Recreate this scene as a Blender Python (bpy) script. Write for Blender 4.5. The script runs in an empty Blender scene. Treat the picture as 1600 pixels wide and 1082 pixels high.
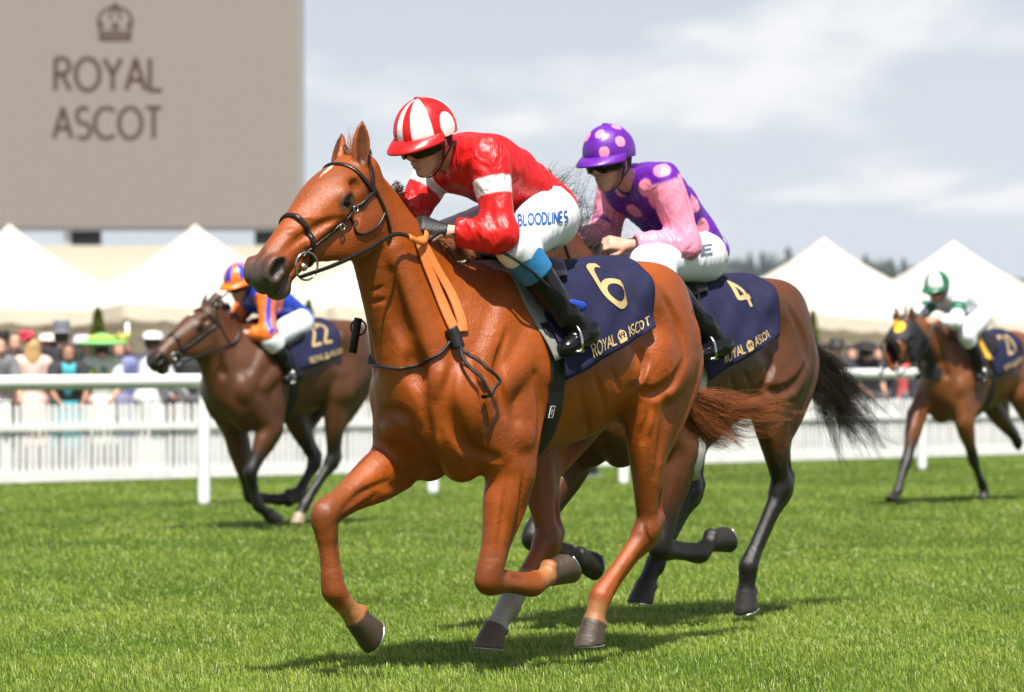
# Racehorses galloping past a white running rail, tents, crowd and a big screen.
import bpy, math, random
import numpy as np

scene = bpy.context.scene
COL = scene.collection
R = math.radians
rng = np.random.default_rng(7)
random.seed(7)

# ---------------------------------------------------------------- camera
EYE = 1.15                       # the photographer kneels: the rail top lies on the horizon
cam_data = bpy.data.cameras.new("camera")
cam_data.sensor_width = 36.0
cam_data.lens = 103.5
cam_data.shift_y = 57.0 / 1600.0
cam_data.clip_start = 0.1
cam_data.clip_end = 5000.0
cam_data.dof.use_dof = True
cam_data.dof.focus_distance = 11.55
cam_data.dof.aperture_fstop = 3.1
cam = bpy.data.objects.new("camera", cam_data)
COL.objects.link(cam)
cam.location = (0, 0, EYE)
cam.rotation_euler = (R(90), 0, 0)
scene.camera = cam

# ---------------------------------------------------------------- sun and sky
SUN_EL, SUN_AZ = 61.0, 175.0     # azimuth of the sun, clockwise from +Y (the view direction)
sd = np.array([math.sin(R(SUN_AZ)) * math.cos(R(SUN_EL)), math.cos(R(SUN_AZ)) * math.cos(R(SUN_EL)), math.sin(R(SUN_EL))])
sun_data = bpy.data.lights.new("sun", 'SUN')
sun_data.energy = 5.0
sun_data.angle = R(0.55)
sun_data.color = (1.0, 0.955, 0.89)
sun = bpy.data.objects.new("sun", sun_data)
COL.objects.link(sun)
from mathutils import Vector, Matrix
sun.rotation_euler = Vector(-sd).to_track_quat('-Z', 'Y').to_euler()
sun.location = (0, 0, 30)

world = bpy.data.worlds.new("World")
scene.world = world
world.use_nodes = True
wn, wl = world.node_tree.nodes, world.node_tree.links
wn.clear()
w_out = wn.new("ShaderNodeOutputWorld")
w_bg = wn.new("ShaderNodeBackground")
w_sky = wn.new("ShaderNodeTexSky")
w_sky.sky_type = 'NISHITA'
w_sky.sun_disc = False
w_sky.sun_elevation = R(SUN_EL)
w_sky.sun_rotation = R(SUN_AZ)
w_sky.dust_density = 2.0
w_sky.ozone_density = 1.0
# broken cloud on a plane high above: closes up towards the horizon, blue gaps overhead
def wmath(op, x, y=None):
    n = wn.new("ShaderNodeMath"); n.operation = op
    for i, v in enumerate((x, y)):
        if v is None: continue
        if isinstance(v, (int, float)): n.inputs[i].default_value = v
        else: wl.new(v, n.inputs[i])
    return n.outputs[0]
w_tc = wn.new("ShaderNodeTexCoord")
w_sep = wn.new("ShaderNodeSeparateXYZ")
wl.new(w_tc.outputs['Generated'], w_sep.inputs[0])
zz = wmath('MAXIMUM', w_sep.outputs['Z'], 0.0)
den = wmath('ADD', zz, 0.055)
w_cmb = wn.new("ShaderNodeCombineXYZ")
wl.new(wmath('DIVIDE', w_sep.outputs['X'], den), w_cmb.inputs[0])
wl.new(wmath('DIVIDE', w_sep.outputs['Y'], den), w_cmb.inputs[1])
w_map = wn.new("ShaderNodeMapping")
w_map.inputs['Location'].default_value = (2.3, 0.9, 0.0)
w_map.inputs['Scale'].default_value = (1.3, 0.5, 1.0)
wl.new(w_cmb.outputs[0], w_map.inputs['Vector'])
w_n = wn.new("ShaderNodeTexNoise")
w_n.inputs['Scale'].default_value = 1.1
w_n.inputs['Detail'].default_value = 6.0
w_n.inputs['Roughness'].default_value = 0.5
wl.new(w_map.outputs['Vector'], w_n.inputs['Vector'])
w_r = wn.new("ShaderNodeMapRange")
w_r.interpolation_type = 'SMOOTHSTEP'
w_r.inputs['From Min'].default_value = 0.50
w_r.inputs['From Max'].default_value = 0.68
wl.new(w_n.outputs['Fac'], w_r.inputs['Value'])
# haze that whitens the low sky
hq = wmath('DIVIDE', zz, 0.27)
hz = wmath('MULTIPLY', wmath('EXPONENT', wmath('MULTIPLY', wmath('MULTIPLY', hq, hq), -1.0)), 0.94)
w_veil = wn.new("ShaderNodeMix"); w_veil.data_type = 'RGBA'
wl.new(hz, w_veil.inputs['Factor'])
wl.new(w_sky.outputs['Color'], w_veil.inputs['A'])
w_veil.inputs['B'].default_value = (8.6, 9.2, 10.0, 1)
w_mix = wn.new("ShaderNodeMix"); w_mix.data_type = 'RGBA'
wl.new(wmath('MULTIPLY', w_r.outputs['Result'], 0.8), w_mix.inputs['Factor'])
wl.new(w_veil.outputs['Result'], w_mix.inputs['A'])
w_mix.inputs['B'].default_value = (11.6, 11.6, 11.5, 1)
wl.new(w_mix.outputs['Result'], w_bg.inputs['Color'])
w_bg.inputs['Strength'].default_value = 0.052
wl.new(w_bg.outputs['Background'], w_out.inputs['Surface'])

scene.view_settings.view_transform = 'Standard'
scene.view_settings.look = 'None'
scene.view_settings.exposure = 0.8
scene.view_settings.gamma = 1.0
scene.view_settings.use_curve_mapping = False
scene.cycles.use_denoising = True
scene.cycles.max_bounces = 6
scene.cycles.transparent_max_bounces = 12

# ---------------------------------------------------------------- materials
def new_mat(name):
    m = bpy.data.materials.new(name)
    m.use_nodes = True
    n = m.node_tree.nodes
    return m, n, m.node_tree.links, n['Principled BSDF']

def mat(name, col, rough=0.6, metal=0.0, noise=0.0, nscale=20.0, bump=0.0, bscale=60.0, spec=0.5, sheen=0.0,
        coat=0.0, attr=False, trans=0.0, stretch=None, emit=0.0):
    """Principled material; colour from the object's Col attribute when attr, varied by a noise."""
    m, n, l, p = new_mat(name)
    p.inputs['Roughness'].default_value = rough
    p.inputs['Metallic'].default_value = metal
    p.inputs['Specular IOR Level'].default_value = spec
    p.inputs['Sheen Weight'].default_value = sheen
    p.inputs['Coat Weight'].default_value = coat
    if trans:
        p.inputs['Subsurface Weight'].default_value = trans
        p.inputs['Subsurface Radius'].default_value = (0.01, 0.004, 0.002)
    src = None
    if attr:
        a = n.new("ShaderNodeAttribute"); a.attribute_name = "Col"
        src = a.outputs['Color']
    tc = n.new("ShaderNodeTexCoord")
    mp = n.new("ShaderNodeMapping")
    if stretch: mp.inputs['Scale'].default_value = stretch
    l.new(tc.outputs['Object'], mp.inputs['Vector'])
    if noise:
        t = n.new("ShaderNodeTexNoise"); t.inputs['Scale'].default_value = nscale
        t.inputs['Detail'].default_value = 5.0
        l.new(mp.outputs['Vector'], t.inputs['Vector'])
        mr = n.new("ShaderNodeMapRange")
        mr.inputs['From Min'].default_value = 0.25; mr.inputs['From Max'].default_value = 0.75
        mr.inputs['To Min'].default_value = 1 - noise; mr.inputs['To Max'].default_value = 1 + noise
        l.new(t.outputs['Fac'], mr.inputs['Value'])
        mx = n.new("ShaderNodeMix"); mx.data_type = 'RGBA'; mx.blend_type = 'MULTIPLY'
        mx.inputs['Factor'].default_value = 1.0
        if src is not None: l.new(src, mx.inputs['A'])
        else: mx.inputs['A'].default_value = (*col, 1)
        l.new(mr.outputs['Result'], mx.inputs['B'])
        src = mx.outputs['Result']
    if src is not None: l.new(src, p.inputs['Base Color'])
    else: p.inputs['Base Color'].default_value = (*col, 1)
    if bump:
        t = n.new("ShaderNodeTexNoise"); t.inputs['Scale'].default_value = bscale
        t.inputs['Detail'].default_value = 4.0
        l.new(mp.outputs['Vector'], t.inputs['Vector'])
        b = n.new("ShaderNodeBump"); b.inputs['Strength'].default_value = bump
        b.inputs['Distance'].default_value = 0.01
        l.new(t.outputs['Fac'], b.inputs['Height'])
        l.new(b.outputs['Normal'], p.inputs['Normal'])
    if emit:
        p.inputs['Emission Color'].default_value = (*col, 1)
        p.inputs['Emission Strength'].default_value = emit
    return m

# ---------------------------------------------------------------- meshes and objects
def mesh(name, verts, faces, material=None, smooth=True, col=None, mats=None, fmat=None):
    """Mesh data from arrays; faces is an (n,3) or (n,4) array or a list of index tuples."""
    me = bpy.data.meshes.new(name)
    verts = np.asarray(verts, np.float32).reshape(-1, 3)
    if isinstance(faces, np.ndarray):
        k = faces.shape[1]; flat = faces.astype(np.int32).ravel()
        tot = np.full(len(faces), k, np.int32)
    else:
        tot = np.array([len(f) for f in faces], np.int32)
        flat = np.array([i for f in faces for i in f], np.int32)
    start = np.concatenate(([0], np.cumsum(tot)[:-1])).astype(np.int32)
    me.vertices.add(len(verts)); me.vertices.foreach_set('co', verts.ravel())
    me.loops.add(len(flat)); me.loops.foreach_set('vertex_index', flat)
    me.polygons.add(len(tot)); me.polygons.foreach_set('loop_start', start)
    me.polygons.foreach_set('loop_total', tot)
    me.polygons.foreach_set('use_smooth', np.full(len(tot), bool(smooth)))
    for mm in (mats or ([material] if material else [])): me.materials.append(mm)
    if fmat is not None: me.polygons.foreach_set('material_index', np.asarray(fmat, np.int32))
    if col is not None:
        c = np.ones((len(verts), 4), np.float32); c[:, :3] = col
        a = me.color_attributes.new("Col", 'FLOAT_COLOR', 'POINT'); a.data.foreach_set('color', c.ravel())
    me.update(calc_edges=True)
    me.validate()
    return me

def obj(name, me, parent=None, loc=None, rotz=None):
    o = bpy.data.objects.new(name, me)
    COL.objects.link(o)
    if parent: o.parent = parent
    if loc is not None: o.location = loc
    if rotz is not None: o.rotation_euler = (0, 0, rotz)
    return o

def tag(o, label=None, cat=None, group=None, kind=None):
    for k, v in (('label', label), ('category', cat), ('group', group), ('kind', kind)):
        if v: o[k] = v
    return o

def empty(name, loc=(0, 0, 0), rotz=0.0):
    o = obj(name, None, None, loc, rotz)
    o.empty_display_size = 0.1
    return o

class MB:
    """Collects simple solids into one mesh."""
    def __init__(s): s.v, s.f, s.c, s.n = [], [], [], 0
    def add(s, v, f, col=None):
        v = np.asarray(v, float).reshape(-1, 3)
        s.v.append(v); s.f += [tuple(int(i) + s.n for i in q) for q in f]
        s.c.append(np.tile(np.array(col if col is not None else (1, 1, 1), float), (len(v), 1)))
        s.n += len(v); return s
    def box(s, lo, hi, col=None):
        x0, y0, z0 = lo; x1, y1, z1 = hi
        return s.add([(x0,y0,z0),(x1,y0,z0),(x1,y1,z0),(x0,y1,z0),(x0,y0,z1),(x1,y0,z1),(x1,y1,z1),(x0,y1,z1)],
                     [(0,3,2,1),(4,5,6,7),(0,1,5,4),(1,2,6,5),(2,3,7,6),(3,0,4,7)], col)
    def tube(s, pts, rad, n=8, col=None, flat=None, wdir=None, closed=False):
        """Round (or flattened) tube along points; rad scalar or list; flat = thickness ratio with wide axis wdir."""
        pts = np.asarray(pts, float); m = len(pts)
        rad = np.broadcast_to(np.asarray(rad, float), (m,))
        if closed: t = np.roll(pts, -1, 0) - np.roll(pts, 1, 0)
        else:
            t = np.gradient(pts, axis=0)
        t /= np.linalg.norm(t, axis=1)[:, None] + 1e-12
        ref = np.array(wdir if wdir is not None else (0.13, 0.21, 0.97), float)
        out = []
        for i in range(m):
            w = np.array(wdir[i]) if (wdir is not None and np.ndim(wdir) == 2) else ref
            w = w - t[i] * (w @ t[i])
            if np.linalg.norm(w) < 1e-5: w = np.cross(t[i], (1, 0, 0.3))
            w = w / np.linalg.norm(w); b = np.cross(t[i], w)
            ref = w if wdir is None else ref
            for k in range(n):
                a = 2 * math.pi * k / n
                out.append(pts[i] + rad[i] * (math.cos(a) * w + math.sin(a) * b * (flat if flat else 1)))
        f = []
        mm = m if closed else m - 1
        for i in range(mm):
            j = (i + 1) % m
            for k in range(n):
                k2 = (k + 1) % n
                f.append((i*n+k, i*n+k2, j*n+k2, j*n+k))
        if not closed:
            f.append(tuple(range(n - 1, -1, -1))); f.append(tuple((m-1)*n + k for k in range(n)))
        return s.add(out, f, col)
    def lathe(s, prof, n=16, origin=(0,0,0), col=None):
        o = np.array(origin, float); out = []
        for r, z in prof:
            for k in range(n):
                a = 2*math.pi*k/n
                out.append(o + (r*math.cos(a), r*math.sin(a), z))
        f = []
        for i in range(len(prof)-1):
            for k in range(n):
                k2 = (k+1) % n
                f.append((i*n+k, i*n+k2, (i+1)*n+k2, (i+1)*n+k))
        f.append(tuple(range(n-1, -1, -1))); f.append(tuple((len(prof)-1)*n+k for k in range(n)))
        return s.add(out, f, col)
    def sphere(s, c, r, n=14, m=9, col=None):
        c = np.array(c, float); r = np.broadcast_to(np.asarray(r, float), (3,))
        out, f = [], []
        for i in range(m + 1):
            th = math.pi * i / m
            for k in range(n):
                a = 2*math.pi*k/n
                out.append(c + r * (math.sin(th)*math.cos(a), math.sin(th)*math.sin(a), math.cos(th)))
        for i in range(m):
            for k in range(n):
                k2 = (k+1) % n
                f.append((i*n+k, (i+1)*n+k, (i+1)*n+k2, i*n+k2))
        return s.add(out, f, col)
    def data(s, name, material=None, smooth=True, colour=False):
        return mesh(name, np.concatenate(s.v), s.f, material, smooth, np.concatenate(s.c) if colour else None)
    def build(s, name, material, parent=None, smooth=True, loc=None, rotz=None, colour=False):
        return obj(name, s.data(name, material, smooth, colour), parent, loc, rotz)

def spline(pts, n):
    """Catmull-Rom through rows of pts (any width), n samples per span."""
    p = np.asarray(pts, float)
    q = np.vstack([2*p[0]-p[1], p, 2*p[-1]-p[-2]])
    out = []
    for i in range(1, len(q) - 2):
        for t in np.linspace(0, 1, n, endpoint=False):
            a, b, c, d = q[i-1], q[i], q[i+1], q[i+2]
            out.append(0.5*((2*b) + (c-a)*t + (2*a-5*b+4*c-d)*t*t + (3*b-a-3*c+d)*t**3))
    out.append(p[-1])
    return np.array(out)

# ---------------------------------------------------------------- smooth solid modelling on a grid
V3 = lambda *a: np.array(a, float)
def unit(v): v = np.asarray(v, float); return v / (np.linalg.norm(v) + 1e-12)

class Sweep:
    """Chain of stations (x,y,z, r_side, r_plane): elliptical section, wide axis w."""
    def __init__(s, st, w=(0, 1, 0), sub=5):
        st = np.asarray(st, float)
        if sub > 1 and len(st) > 2: st = spline(st, sub)
        s.st = st; s.w = unit(w)
        r = st[:, 3:5].max()
        s.lo = st[:, :3].min(0) - r; s.hi = st[:, :3].max(0) + r
    def seg(s, i, X, Y, Z):
        a, b = s.st[i], s.st[i+1]; ab = b[:3]-a[:3]; L2 = ab @ ab + 1e-12
        dx, dy, dz = X-a[0], Y-a[1], Z-a[2]
        t = np.clip((dx*ab[0] + dy*ab[1] + dz*ab[2]) / L2, 0, 1)
        dx = dx - t*ab[0]; dy = dy - t*ab[1]; dz = dz - t*ab[2]
        rw = a[3] + t*(b[3]-a[3]); rn = a[4] + t*(b[4]-a[4])
        w = s.w
        ow = dx*w[0] + dy*w[1] + dz*w[2]
        on2 = np.maximum(dx*dx + dy*dy + dz*dz - ow*ow, 0)
        k0 = np.sqrt((ow/rw)**2 + on2/rn**2); k1 = np.sqrt((ow/rw**2)**2 + on2/rn**4) + 1e-9
        return np.where(k0 > 1e-4, k0*(k0-1)/k1, -np.minimum(rw, rn))
    def __call__(s, X, Y, Z):
        d = None
        for i in range(len(s.st)-1):
            e = s.seg(i, X, Y, Z); d = e if d is None else np.minimum(d, e)
        return d
    def grid(s, F, lo, hi, m):
        sl, X, Y, Z = F.window(lo, hi)
        d = np.full(F.d[sl].shape, 9.0, np.float32)
        for i in range(len(s.st)-1):
            a, b = s.st[i], s.st[i+1]; r = max(a[3], a[4], b[3], b[4]) + m
            l2 = np.minimum(a[:3], b[:3]) - r; h2 = np.maximum(a[:3], b[:3]) + r
            ss, x, y, z = F.window(l2, h2)
            rel = tuple(slice(q.start-p.start, q.stop-p.start) for q, p in zip(ss, sl))
            rel = tuple(slice(max(0, q.start), max(0, q.stop)) for q in rel)
            sub = d[rel]
            if sub.size == 0: continue
            e = s.seg(i, x, y, z).astype(np.float32)
            if e.shape != sub.shape: continue
            d[rel] = np.minimum(sub, e)
        return sl, d

class Ball:
    """Ellipsoid: centre, radii along the axes of the 3x3 row matrix M."""
    def __init__(s, c, r, M=None):
        s.c = np.asarray(c, float); s.r = np.broadcast_to(np.asarray(r, float), (3,)).copy()
        s.M = np.eye(3) if M is None else np.asarray(M, float)
        e = s.r.max(); s.lo = s.c - e; s.hi = s.c + e
    def __call__(s, X, Y, Z):
        dx, dy, dz = X-s.c[0], Y-s.c[1], Z-s.c[2]
        q0 = q1 = 0
        for k in range(3):
            m = s.M[k]; p = dx*m[0] + dy*m[1] + dz*m[2]
            q0 = q0 + (p/s.r[k])**2; q1 = q1 + (p/s.r[k]**2)**2
        k0 = np.sqrt(q0); k1 = np.sqrt(q1) + 1e-9
        return np.where(k0 > 1e-4, k0*(k0-1)/k1, -s.r.min())

class Cut:
    """Solid cut by half spaces (point, outward normal)."""
    def __init__(s, base, planes):
        s.b = base; s.p = [(np.asarray(a, float), unit(n)) for a, n in planes]; s.lo = base.lo; s.hi = base.hi
    def __call__(s, X, Y, Z):
        d = s.b(X, Y, Z)
        for a, n in s.p:
            d = np.maximum(d, (X-a[0])*n[0] + (Y-a[1])*n[1] + (Z-a[2])*n[2])
        return d

def axes_from(x, up=(0, 0, 1)):
    """Row matrix with first row x, second roughly perpendicular to up, third the rest."""
    x = unit(x); y = unit(np.cross(up, x)); z = np.cross(x, y)
    return np.array([x, y, z])

class Field:
    def __init__(s, lo, hi, h):
        s.h = h
        s.ax = [np.arange(a, b + h, h, dtype=np.float32) for a, b in zip(lo, hi)]
        s.d = np.full([len(a) for a in s.ax], 1.0, np.float32)
    def window(s, lo, hi):
        sl = []
        for k in range(3):
            a = s.ax[k]
            i = int(np.searchsorted(a, lo[k])); j = int(np.searchsorted(a, hi[k], 'right'))
            sl.append(slice(max(i-1, 0), max(min(j+1, len(a)), 0)))
        X = s.ax[0][sl[0]][:, None, None]; Y = s.ax[1][sl[1]][None, :, None]; Z = s.ax[2][sl[2]][None, None, :]
        return tuple(sl), X, Y, Z
    def add(s, p, k=0.02, minus=False, off=0.0):
        m = k + abs(off) + 3*s.h
        if isinstance(p, Sweep):
            sl, d = p.grid(s, p.lo - m, p.hi + m, m)
        else:
            sl, X, Y, Z = s.window(p.lo - m, p.hi + m)
            d = p(X, Y, Z).astype(np.float32)
        if d.size == 0: return s
        d = d - off
        cur = s.d[sl]
        if minus:
            d = -d
            hh = np.clip(0.5 - 0.5*(cur - d)/k, 0, 1)
            s.d[sl] = cur + (d - cur)*hh + k*hh*(1-hh)
        else:
            hh = np.clip(0.5 + 0.5*(cur - d)/k, 0, 1)
            s.d[sl] = cur + (d - cur)*hh - k*hh*(1-hh)
        return s
    def sub(s, p, k=0.02): return s.add(p, k, True)
    def surface(s):
        d = s.d; nx, ny, nz = d.shape
        ins = d < 0
        cnt = np.zeros((nx-1, ny-1, nz-1), np.int8)
        for i in (0, 1):
            for j in (0, 1):
                for k in (0, 1):
                    cnt += ins[i:nx-1+i, j:ny-1+j, k:nz-1+k]
        act = (cnt > 0) & (cnt < 8)
        I = np.argwhere(act)
        idx = np.full(act.shape, -1, np.int32); idx[act] = np.arange(len(I), dtype=np.int32)
        val = {}
        for i in (0, 1):
            for j in (0, 1):
                for k in (0, 1):
                    val[i, j, k] = d[I[:, 0]+i, I[:, 1]+j, I[:, 2]+k]
        acc = np.zeros((len(I), 3)); n = np.zeros(len(I))
        cs = list(val)
        for a in cs:
            for ax in range(3):
                if a[ax]: continue
                b = list(a); b[ax] = 1; b = tuple(b)
                va, vb = val[a], val[b]
                m = (va < 0) != (vb < 0)
                t = np.where(m, va / np.where(m, va - vb, 1), 0)
                p = np.tile(np.array(a, float), (len(I), 1)); p[:, ax] += t
                acc[m] += p[m]; n[m] += 1
        loc = acc / n[:, None] + I
        V = np.stack([s.ax[k][0] + loc[:, k]*s.h for k in range(3)], 1)
        faces = []
        for ax in range(3):
            o1, o2 = [(1, 2), (2, 0), (0, 1)][ax]
            sl_a = [slice(None)]*3; sl_b = [slice(None)]*3
            sl_a[ax] = slice(0, -1); sl_b[ax] = slice(1, None)
            A, B = ins[tuple(sl_a)], ins[tuple(sl_b)]
            E = np.argwhere(A != B)
            E = E[(E[:, o1] > 0) & (E[:, o2] > 0) & (E[:, o1] < d.shape[o1]-1) & (E[:, o2] < d.shape[o2]-1)]
            flip = A[E[:, 0], E[:, 1], E[:, 2]]
            q = []
            for da, db in ((0, 0), (1, 0), (1, 1), (0, 1)):
                c = E.copy(); c[:, o1] -= 1-da; c[:, o2] -= 1-db
                q.append(idx[c[:, 0], c[:, 1], c[:, 2]])
            q = np.stack(q, 1)
            q = np.where(flip[:, None], q, q[:, ::-1])
            faces.append(q)
        return V, np.concatenate(faces)

def relax(V, Fq, it=1, lam=0.5):
    """A little Laplacian smoothing of a quad mesh."""
    e = np.concatenate([Fq[:, [0, 1]], Fq[:, [1, 2]], Fq[:, [2, 3]], Fq[:, [3, 0]]])
    e = np.concatenate([e, e[:, ::-1]])
    deg = np.bincount(e[:, 0], minlength=len(V)).astype(float) + 1e-9
    for _ in range(it):
        acc = np.stack([np.bincount(e[:, 0], V[e[:, 1], k], len(V)) for k in range(3)], 1) / deg[:, None]
        V = V + lam*(acc - V)
    return V

def vnormals(V, Fq):
    a, b, c, d = (V[Fq[:, i]] for i in range(4))
    n = np.cross(c - a, d - b)
    N = np.stack([sum(np.bincount(Fq[:, i], n[:, k], len(V)) for i in range(4)) for k in range(3)], 1)
    return N / (np.linalg.norm(N, axis=1)[:, None] + 1e-12)

def paint(V, base, rules):
    """Colour per vertex: rules are (solid, colour, softness) laid over the base colour."""
    C = np.tile(np.array(base, float), (len(V), 1))
    for p, c, w in rules:
        d = p(V[:, 0], V[:, 1], V[:, 2])
        t = np.clip(0.5 - d/w, 0, 1); t = t*t*(3-2*t)
        C += (np.array(c, float) - C) * t[:, None]
    return C

_perm = np.random.default_rng(3).random((32, 32, 32))
def vnoise(P, s):
    """Smooth value noise in 0..1 at points P, s cells per metre."""
    q = np.asarray(P) * s; i = np.floor(q).astype(int); f = q - i; f = f*f*(3-2*f)
    out = 0
    for a in (0, 1):
        for b in (0, 1):
            for c in (0, 1):
                w = (f[:, 0] if a else 1-f[:, 0]) * (f[:, 1] if b else 1-f[:, 1]) * (f[:, 2] if c else 1-f[:, 2])
                out = out + w * _perm[(i[:, 0]+a) % 32, (i[:, 1]+b) % 32, (i[:, 2]+c) % 32]
    return out

def strands(paths, rad, colour=None, sides=3):
    """Hair: list of (m,3) paths drawn as thin tapering tubes, in one mesh; returns (verts, faces, colours)."""
    Vs, Fs, Cs, n0 = [], [], [], 0
    for q, p in enumerate(paths):
        p = np.asarray(p, float); m = len(p)
        t = np.gradient(p, axis=0); t /= np.linalg.norm(t, axis=1)[:, None] + 1e-12
        w = np.cross(t, (0.31, 0.22, 0.92)); w /= np.linalg.norm(w, axis=1)[:, None] + 1e-9
        b = np.cross(t, w)
        r = rad * np.linspace(1, 0.25, m)[:, None]
        ring = [p + r*(math.cos(2*math.pi*k/sides)*w + math.sin(2*math.pi*k/sides)*b) for k in range(sides)]
        v = np.stack(ring, 1).reshape(-1, 3)
        i = np.arange(m-1)[:, None]*sides; k = np.arange(sides)[None]
        k2 = (k+1) % sides
        f = np.stack([i+k, i+k2, i+sides+k2, i+sides+k], -1).reshape(-1, 4) + n0
        Vs.append(v); Fs.append(f); n0 += len(v)
        if colour is not None: Cs.append(np.tile(colour[q], (len(v), 1)))
    return np.concatenate(Vs), np.concatenate(Fs), (np.concatenate(Cs) if colour is not None else None)

# ---------------------------------------------------------------- frames: a galloping horse's own axes
class Frame:
    """u forward, s to the horse's left, z up; P() finds where a line of sight meets the plane s = const."""
    def __init__(s, x, y, heading, lift=0.05):
        s.O = V3(x, y, lift); t = R(heading)      # in the air between two strides
        s.h = V3(-math.cos(t), -math.sin(t), 0); s.l = V3(math.sin(t), -math.cos(t), 0)
        s.rotz = math.atan2(s.h[1], s.h[0])
    def P(s, px, py, lat):
        d = V3((px-800)/4600, 1, (598-py)/4600); C = V3(0, 0, EYE)
        t = (lat - (C - s.O) @ s.l) / (d @ s.l)
        p = C + t*d - s.O
        return V3(p @ s.h, lat, p[2])

# ---------------------------------------------------------------- lettering made of strokes
def arc(cx, cy, rx, ry, a0, a1, n=12):
    return [(cx + rx*math.cos(R(a)), cy + ry*math.sin(R(a))) for a in np.linspace(a0, a1, n)]
GLYPH = {   # strokes in a box one unit high; second entry is the advance
 'R': ([[(0, 0), (0, 1)], [(0, 1), (.25, 1)] + arc(.25, .76, .24, .24, 90, -90) + [(0, .52)], [(.22, .52), (.52, 0)]], .55),
 'O': ([arc(.42, .5, .42, .5, 0, 360, 28)], .84), 'Y': ([[(0, 1), (.31, .5), (.31, 0)], [(.62, 1), (.31, .5)]], .62),
 'A': ([[(0, 0), (.34, 1), (.68, 0)], [(.13, .32), (.55, .32)]], .68), 'L': ([[(0, 1), (0, 0), (.44, 0)]], .44),
 'S': ([arc(.27, .745, .24, .255, 40, 270, 12) + arc(.27, .25, .26, .25, 90, -140, 12)], .53),
 'C': ([arc(.45, .5, .44, .5, 48, 312, 22)], .76), 'T': ([[(0, 1), (.6, 1)], [(.3, 1), (.3, 0)]], .60),
 'B': ([[(0, 0), (0, 1), (.25, 1)] + arc(.25, .76, .22, .24, 90, -90) + [(0, .52)], [(.25, .52)] + arc(.25, .26, .27, .26, 90, -90) + [(0, 0)]], .55),
 'D': ([[(0, 0), (0, 1), (.22, 1)] + arc(.22, .5, .42, .5, 90, -90, 16) + [(0, 0)]], .66), 'I': ([[(0, 0), (0, 1)]], .06),
 'N': ([[(0, 0), (0, 1), (.56, 0), (.56, 1)]], .58), 'E': ([[(.44, 1), (0, 1), (0, 0), (.46, 0)], [(0, .52), (.4, .52)]], .46),
 '6': ([[(.50, .97), (.36, 1.0)] + arc(.38, .52, .36, .47, 100, 180, 10) + arc(.31, .27, .29, .27, 180, 540, 26)], .62),
 '2': ([arc(.28, .72, .26, .28, 165, -30, 14) + [(.02, .0), (.58, .0)]], .58), '1': ([[(.02, .8), (.2, 1), (.2, 0)]], .3),
 '7': ([[(0, 1), (.55, 1), (.2, 0)]], .55), '4': ([[(.42, 0), (.42, 1), (0, .3), (.58, .3)]], .58), ' ': ([], .4),
}
def text_strokes(txt, gap=.16):
    x, out = 0.0, []
    for ch in txt:
        st, adv = GLYPH[ch]
        out += [[(px + x, py) for px, py in s] for s in st]; x += adv + gap
    return out, x - gap
def crown_strokes():
    return [[(.08, .0), (.92, .0)], [(.08, .0), (.08, .22), (.92, .22), (.92, 0)], [(.08, .1), (.92, .1)],
            [(.08, .26), (.02, .55), (.2, .36)], [(.92, .26), (.98, .55), (.8, .36)], [(.5, .24), (.5, .5)], [(.36, .4), (.64, .4)],
            arc(.5, .5, .46, .42, 175, 5, 14), arc(.5, .5, .14, .40, 170, 10, 10), [(.5, .9), (.5, 1.05)], [(.44, .98), (.56, .98)]]
def stroke_mesh(strokes, width, place, thick=.0015, res=.06):
    """Ribbons along strokes (unit space) set down by place(x, y) -> (point, normal)."""
    mb = MB()
    for s in strokes:
        s = np.array(s, float); pts = [s[0]]
        for a, b in zip(s[:-1], s[1:]):
            n = max(1, int(np.linalg.norm(b-a)/res))
            pts += [a + (b-a)*k/n for k in range(1, n+1)]
        pts = np.array(pts)
        closed = np.linalg.norm(pts[0]-pts[-1]) < 1e-6
        t = np.gradient(pts, axis=0)
        if closed: t[0] = t[-1] = pts[1] - pts[-2]
        # sharp corners get a mitre from the averaged tangent
        t /= np.linalg.norm(t, axis=1)[:, None] + 1e-9
        nrm = np.stack([-t[:, 1], t[:, 0]], 1)
        if not closed:
            pts[0] -= t[0]*width*.0; pts[-1] += t[-1]*width*.0
        v, f = [], []
        for i in range(len(pts)):
            for sgn in (1, -1):
                x, y = pts[i] + sgn*nrm[i]*width/2
                p, g = place(x, y); v.append(p + g*thick)
        for i in range(len(pts)-1): f.append((2*i, 2*i+1, 2*i+3, 2*i+2))
        mb.add(v, f)
    return mb


# ---------------------------------------------------------------- turf
M_TURF = mat("turf", (.042, .072, .007), .95, noise=.4, nscale=2.2, bump=.6, bscale=70, spec=.1)
g = mesh('ground', [(-900, -60, 0), (900, -60, 0), (900, 1700, 0), (-900, 1700, 0)], [(0, 1, 2, 3)], M_TURF, False)
tag(obj('ground', g), kind='structure')

# wooded rise beyond the course
nh = 60; hv, hf = [], []
for i in range(nh+1):
    x = -500 + 1300*i/nh
    for y, k in ((1180, 0), (1300, .55), (1420, .95), (1560, 1.0), (1650, .8)):
        hv.append((x, y, -.5 + k*(50 + 5*math.sin(x*.011) + 3*math.sin(x*.03+1))))
for i in range(nh):
    for k in range(4): hf.append((i*5+k, i*5+5+k, i*5+6+k, i*5+1+k))
tag(obj('hill', mesh('hill', hv, hf, mat("hill_scrub", (.045, .065, .028), .95, noise=.5, nscale=.05), True)), kind='structure')

# paved walk behind the picket fence where the crowd stands
pv_ = mesh('pavement', [(-60, -19.2, .004), (60, 97.9, .004), (60, 170, .004), (-60, 170, .004)], [(0, 1, 2, 3)], mat("paving", (.20, .19, .18), .85, noise=.25, nscale=1.5), False)
tag(obj('pavement', pv_), kind='structure')

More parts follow.
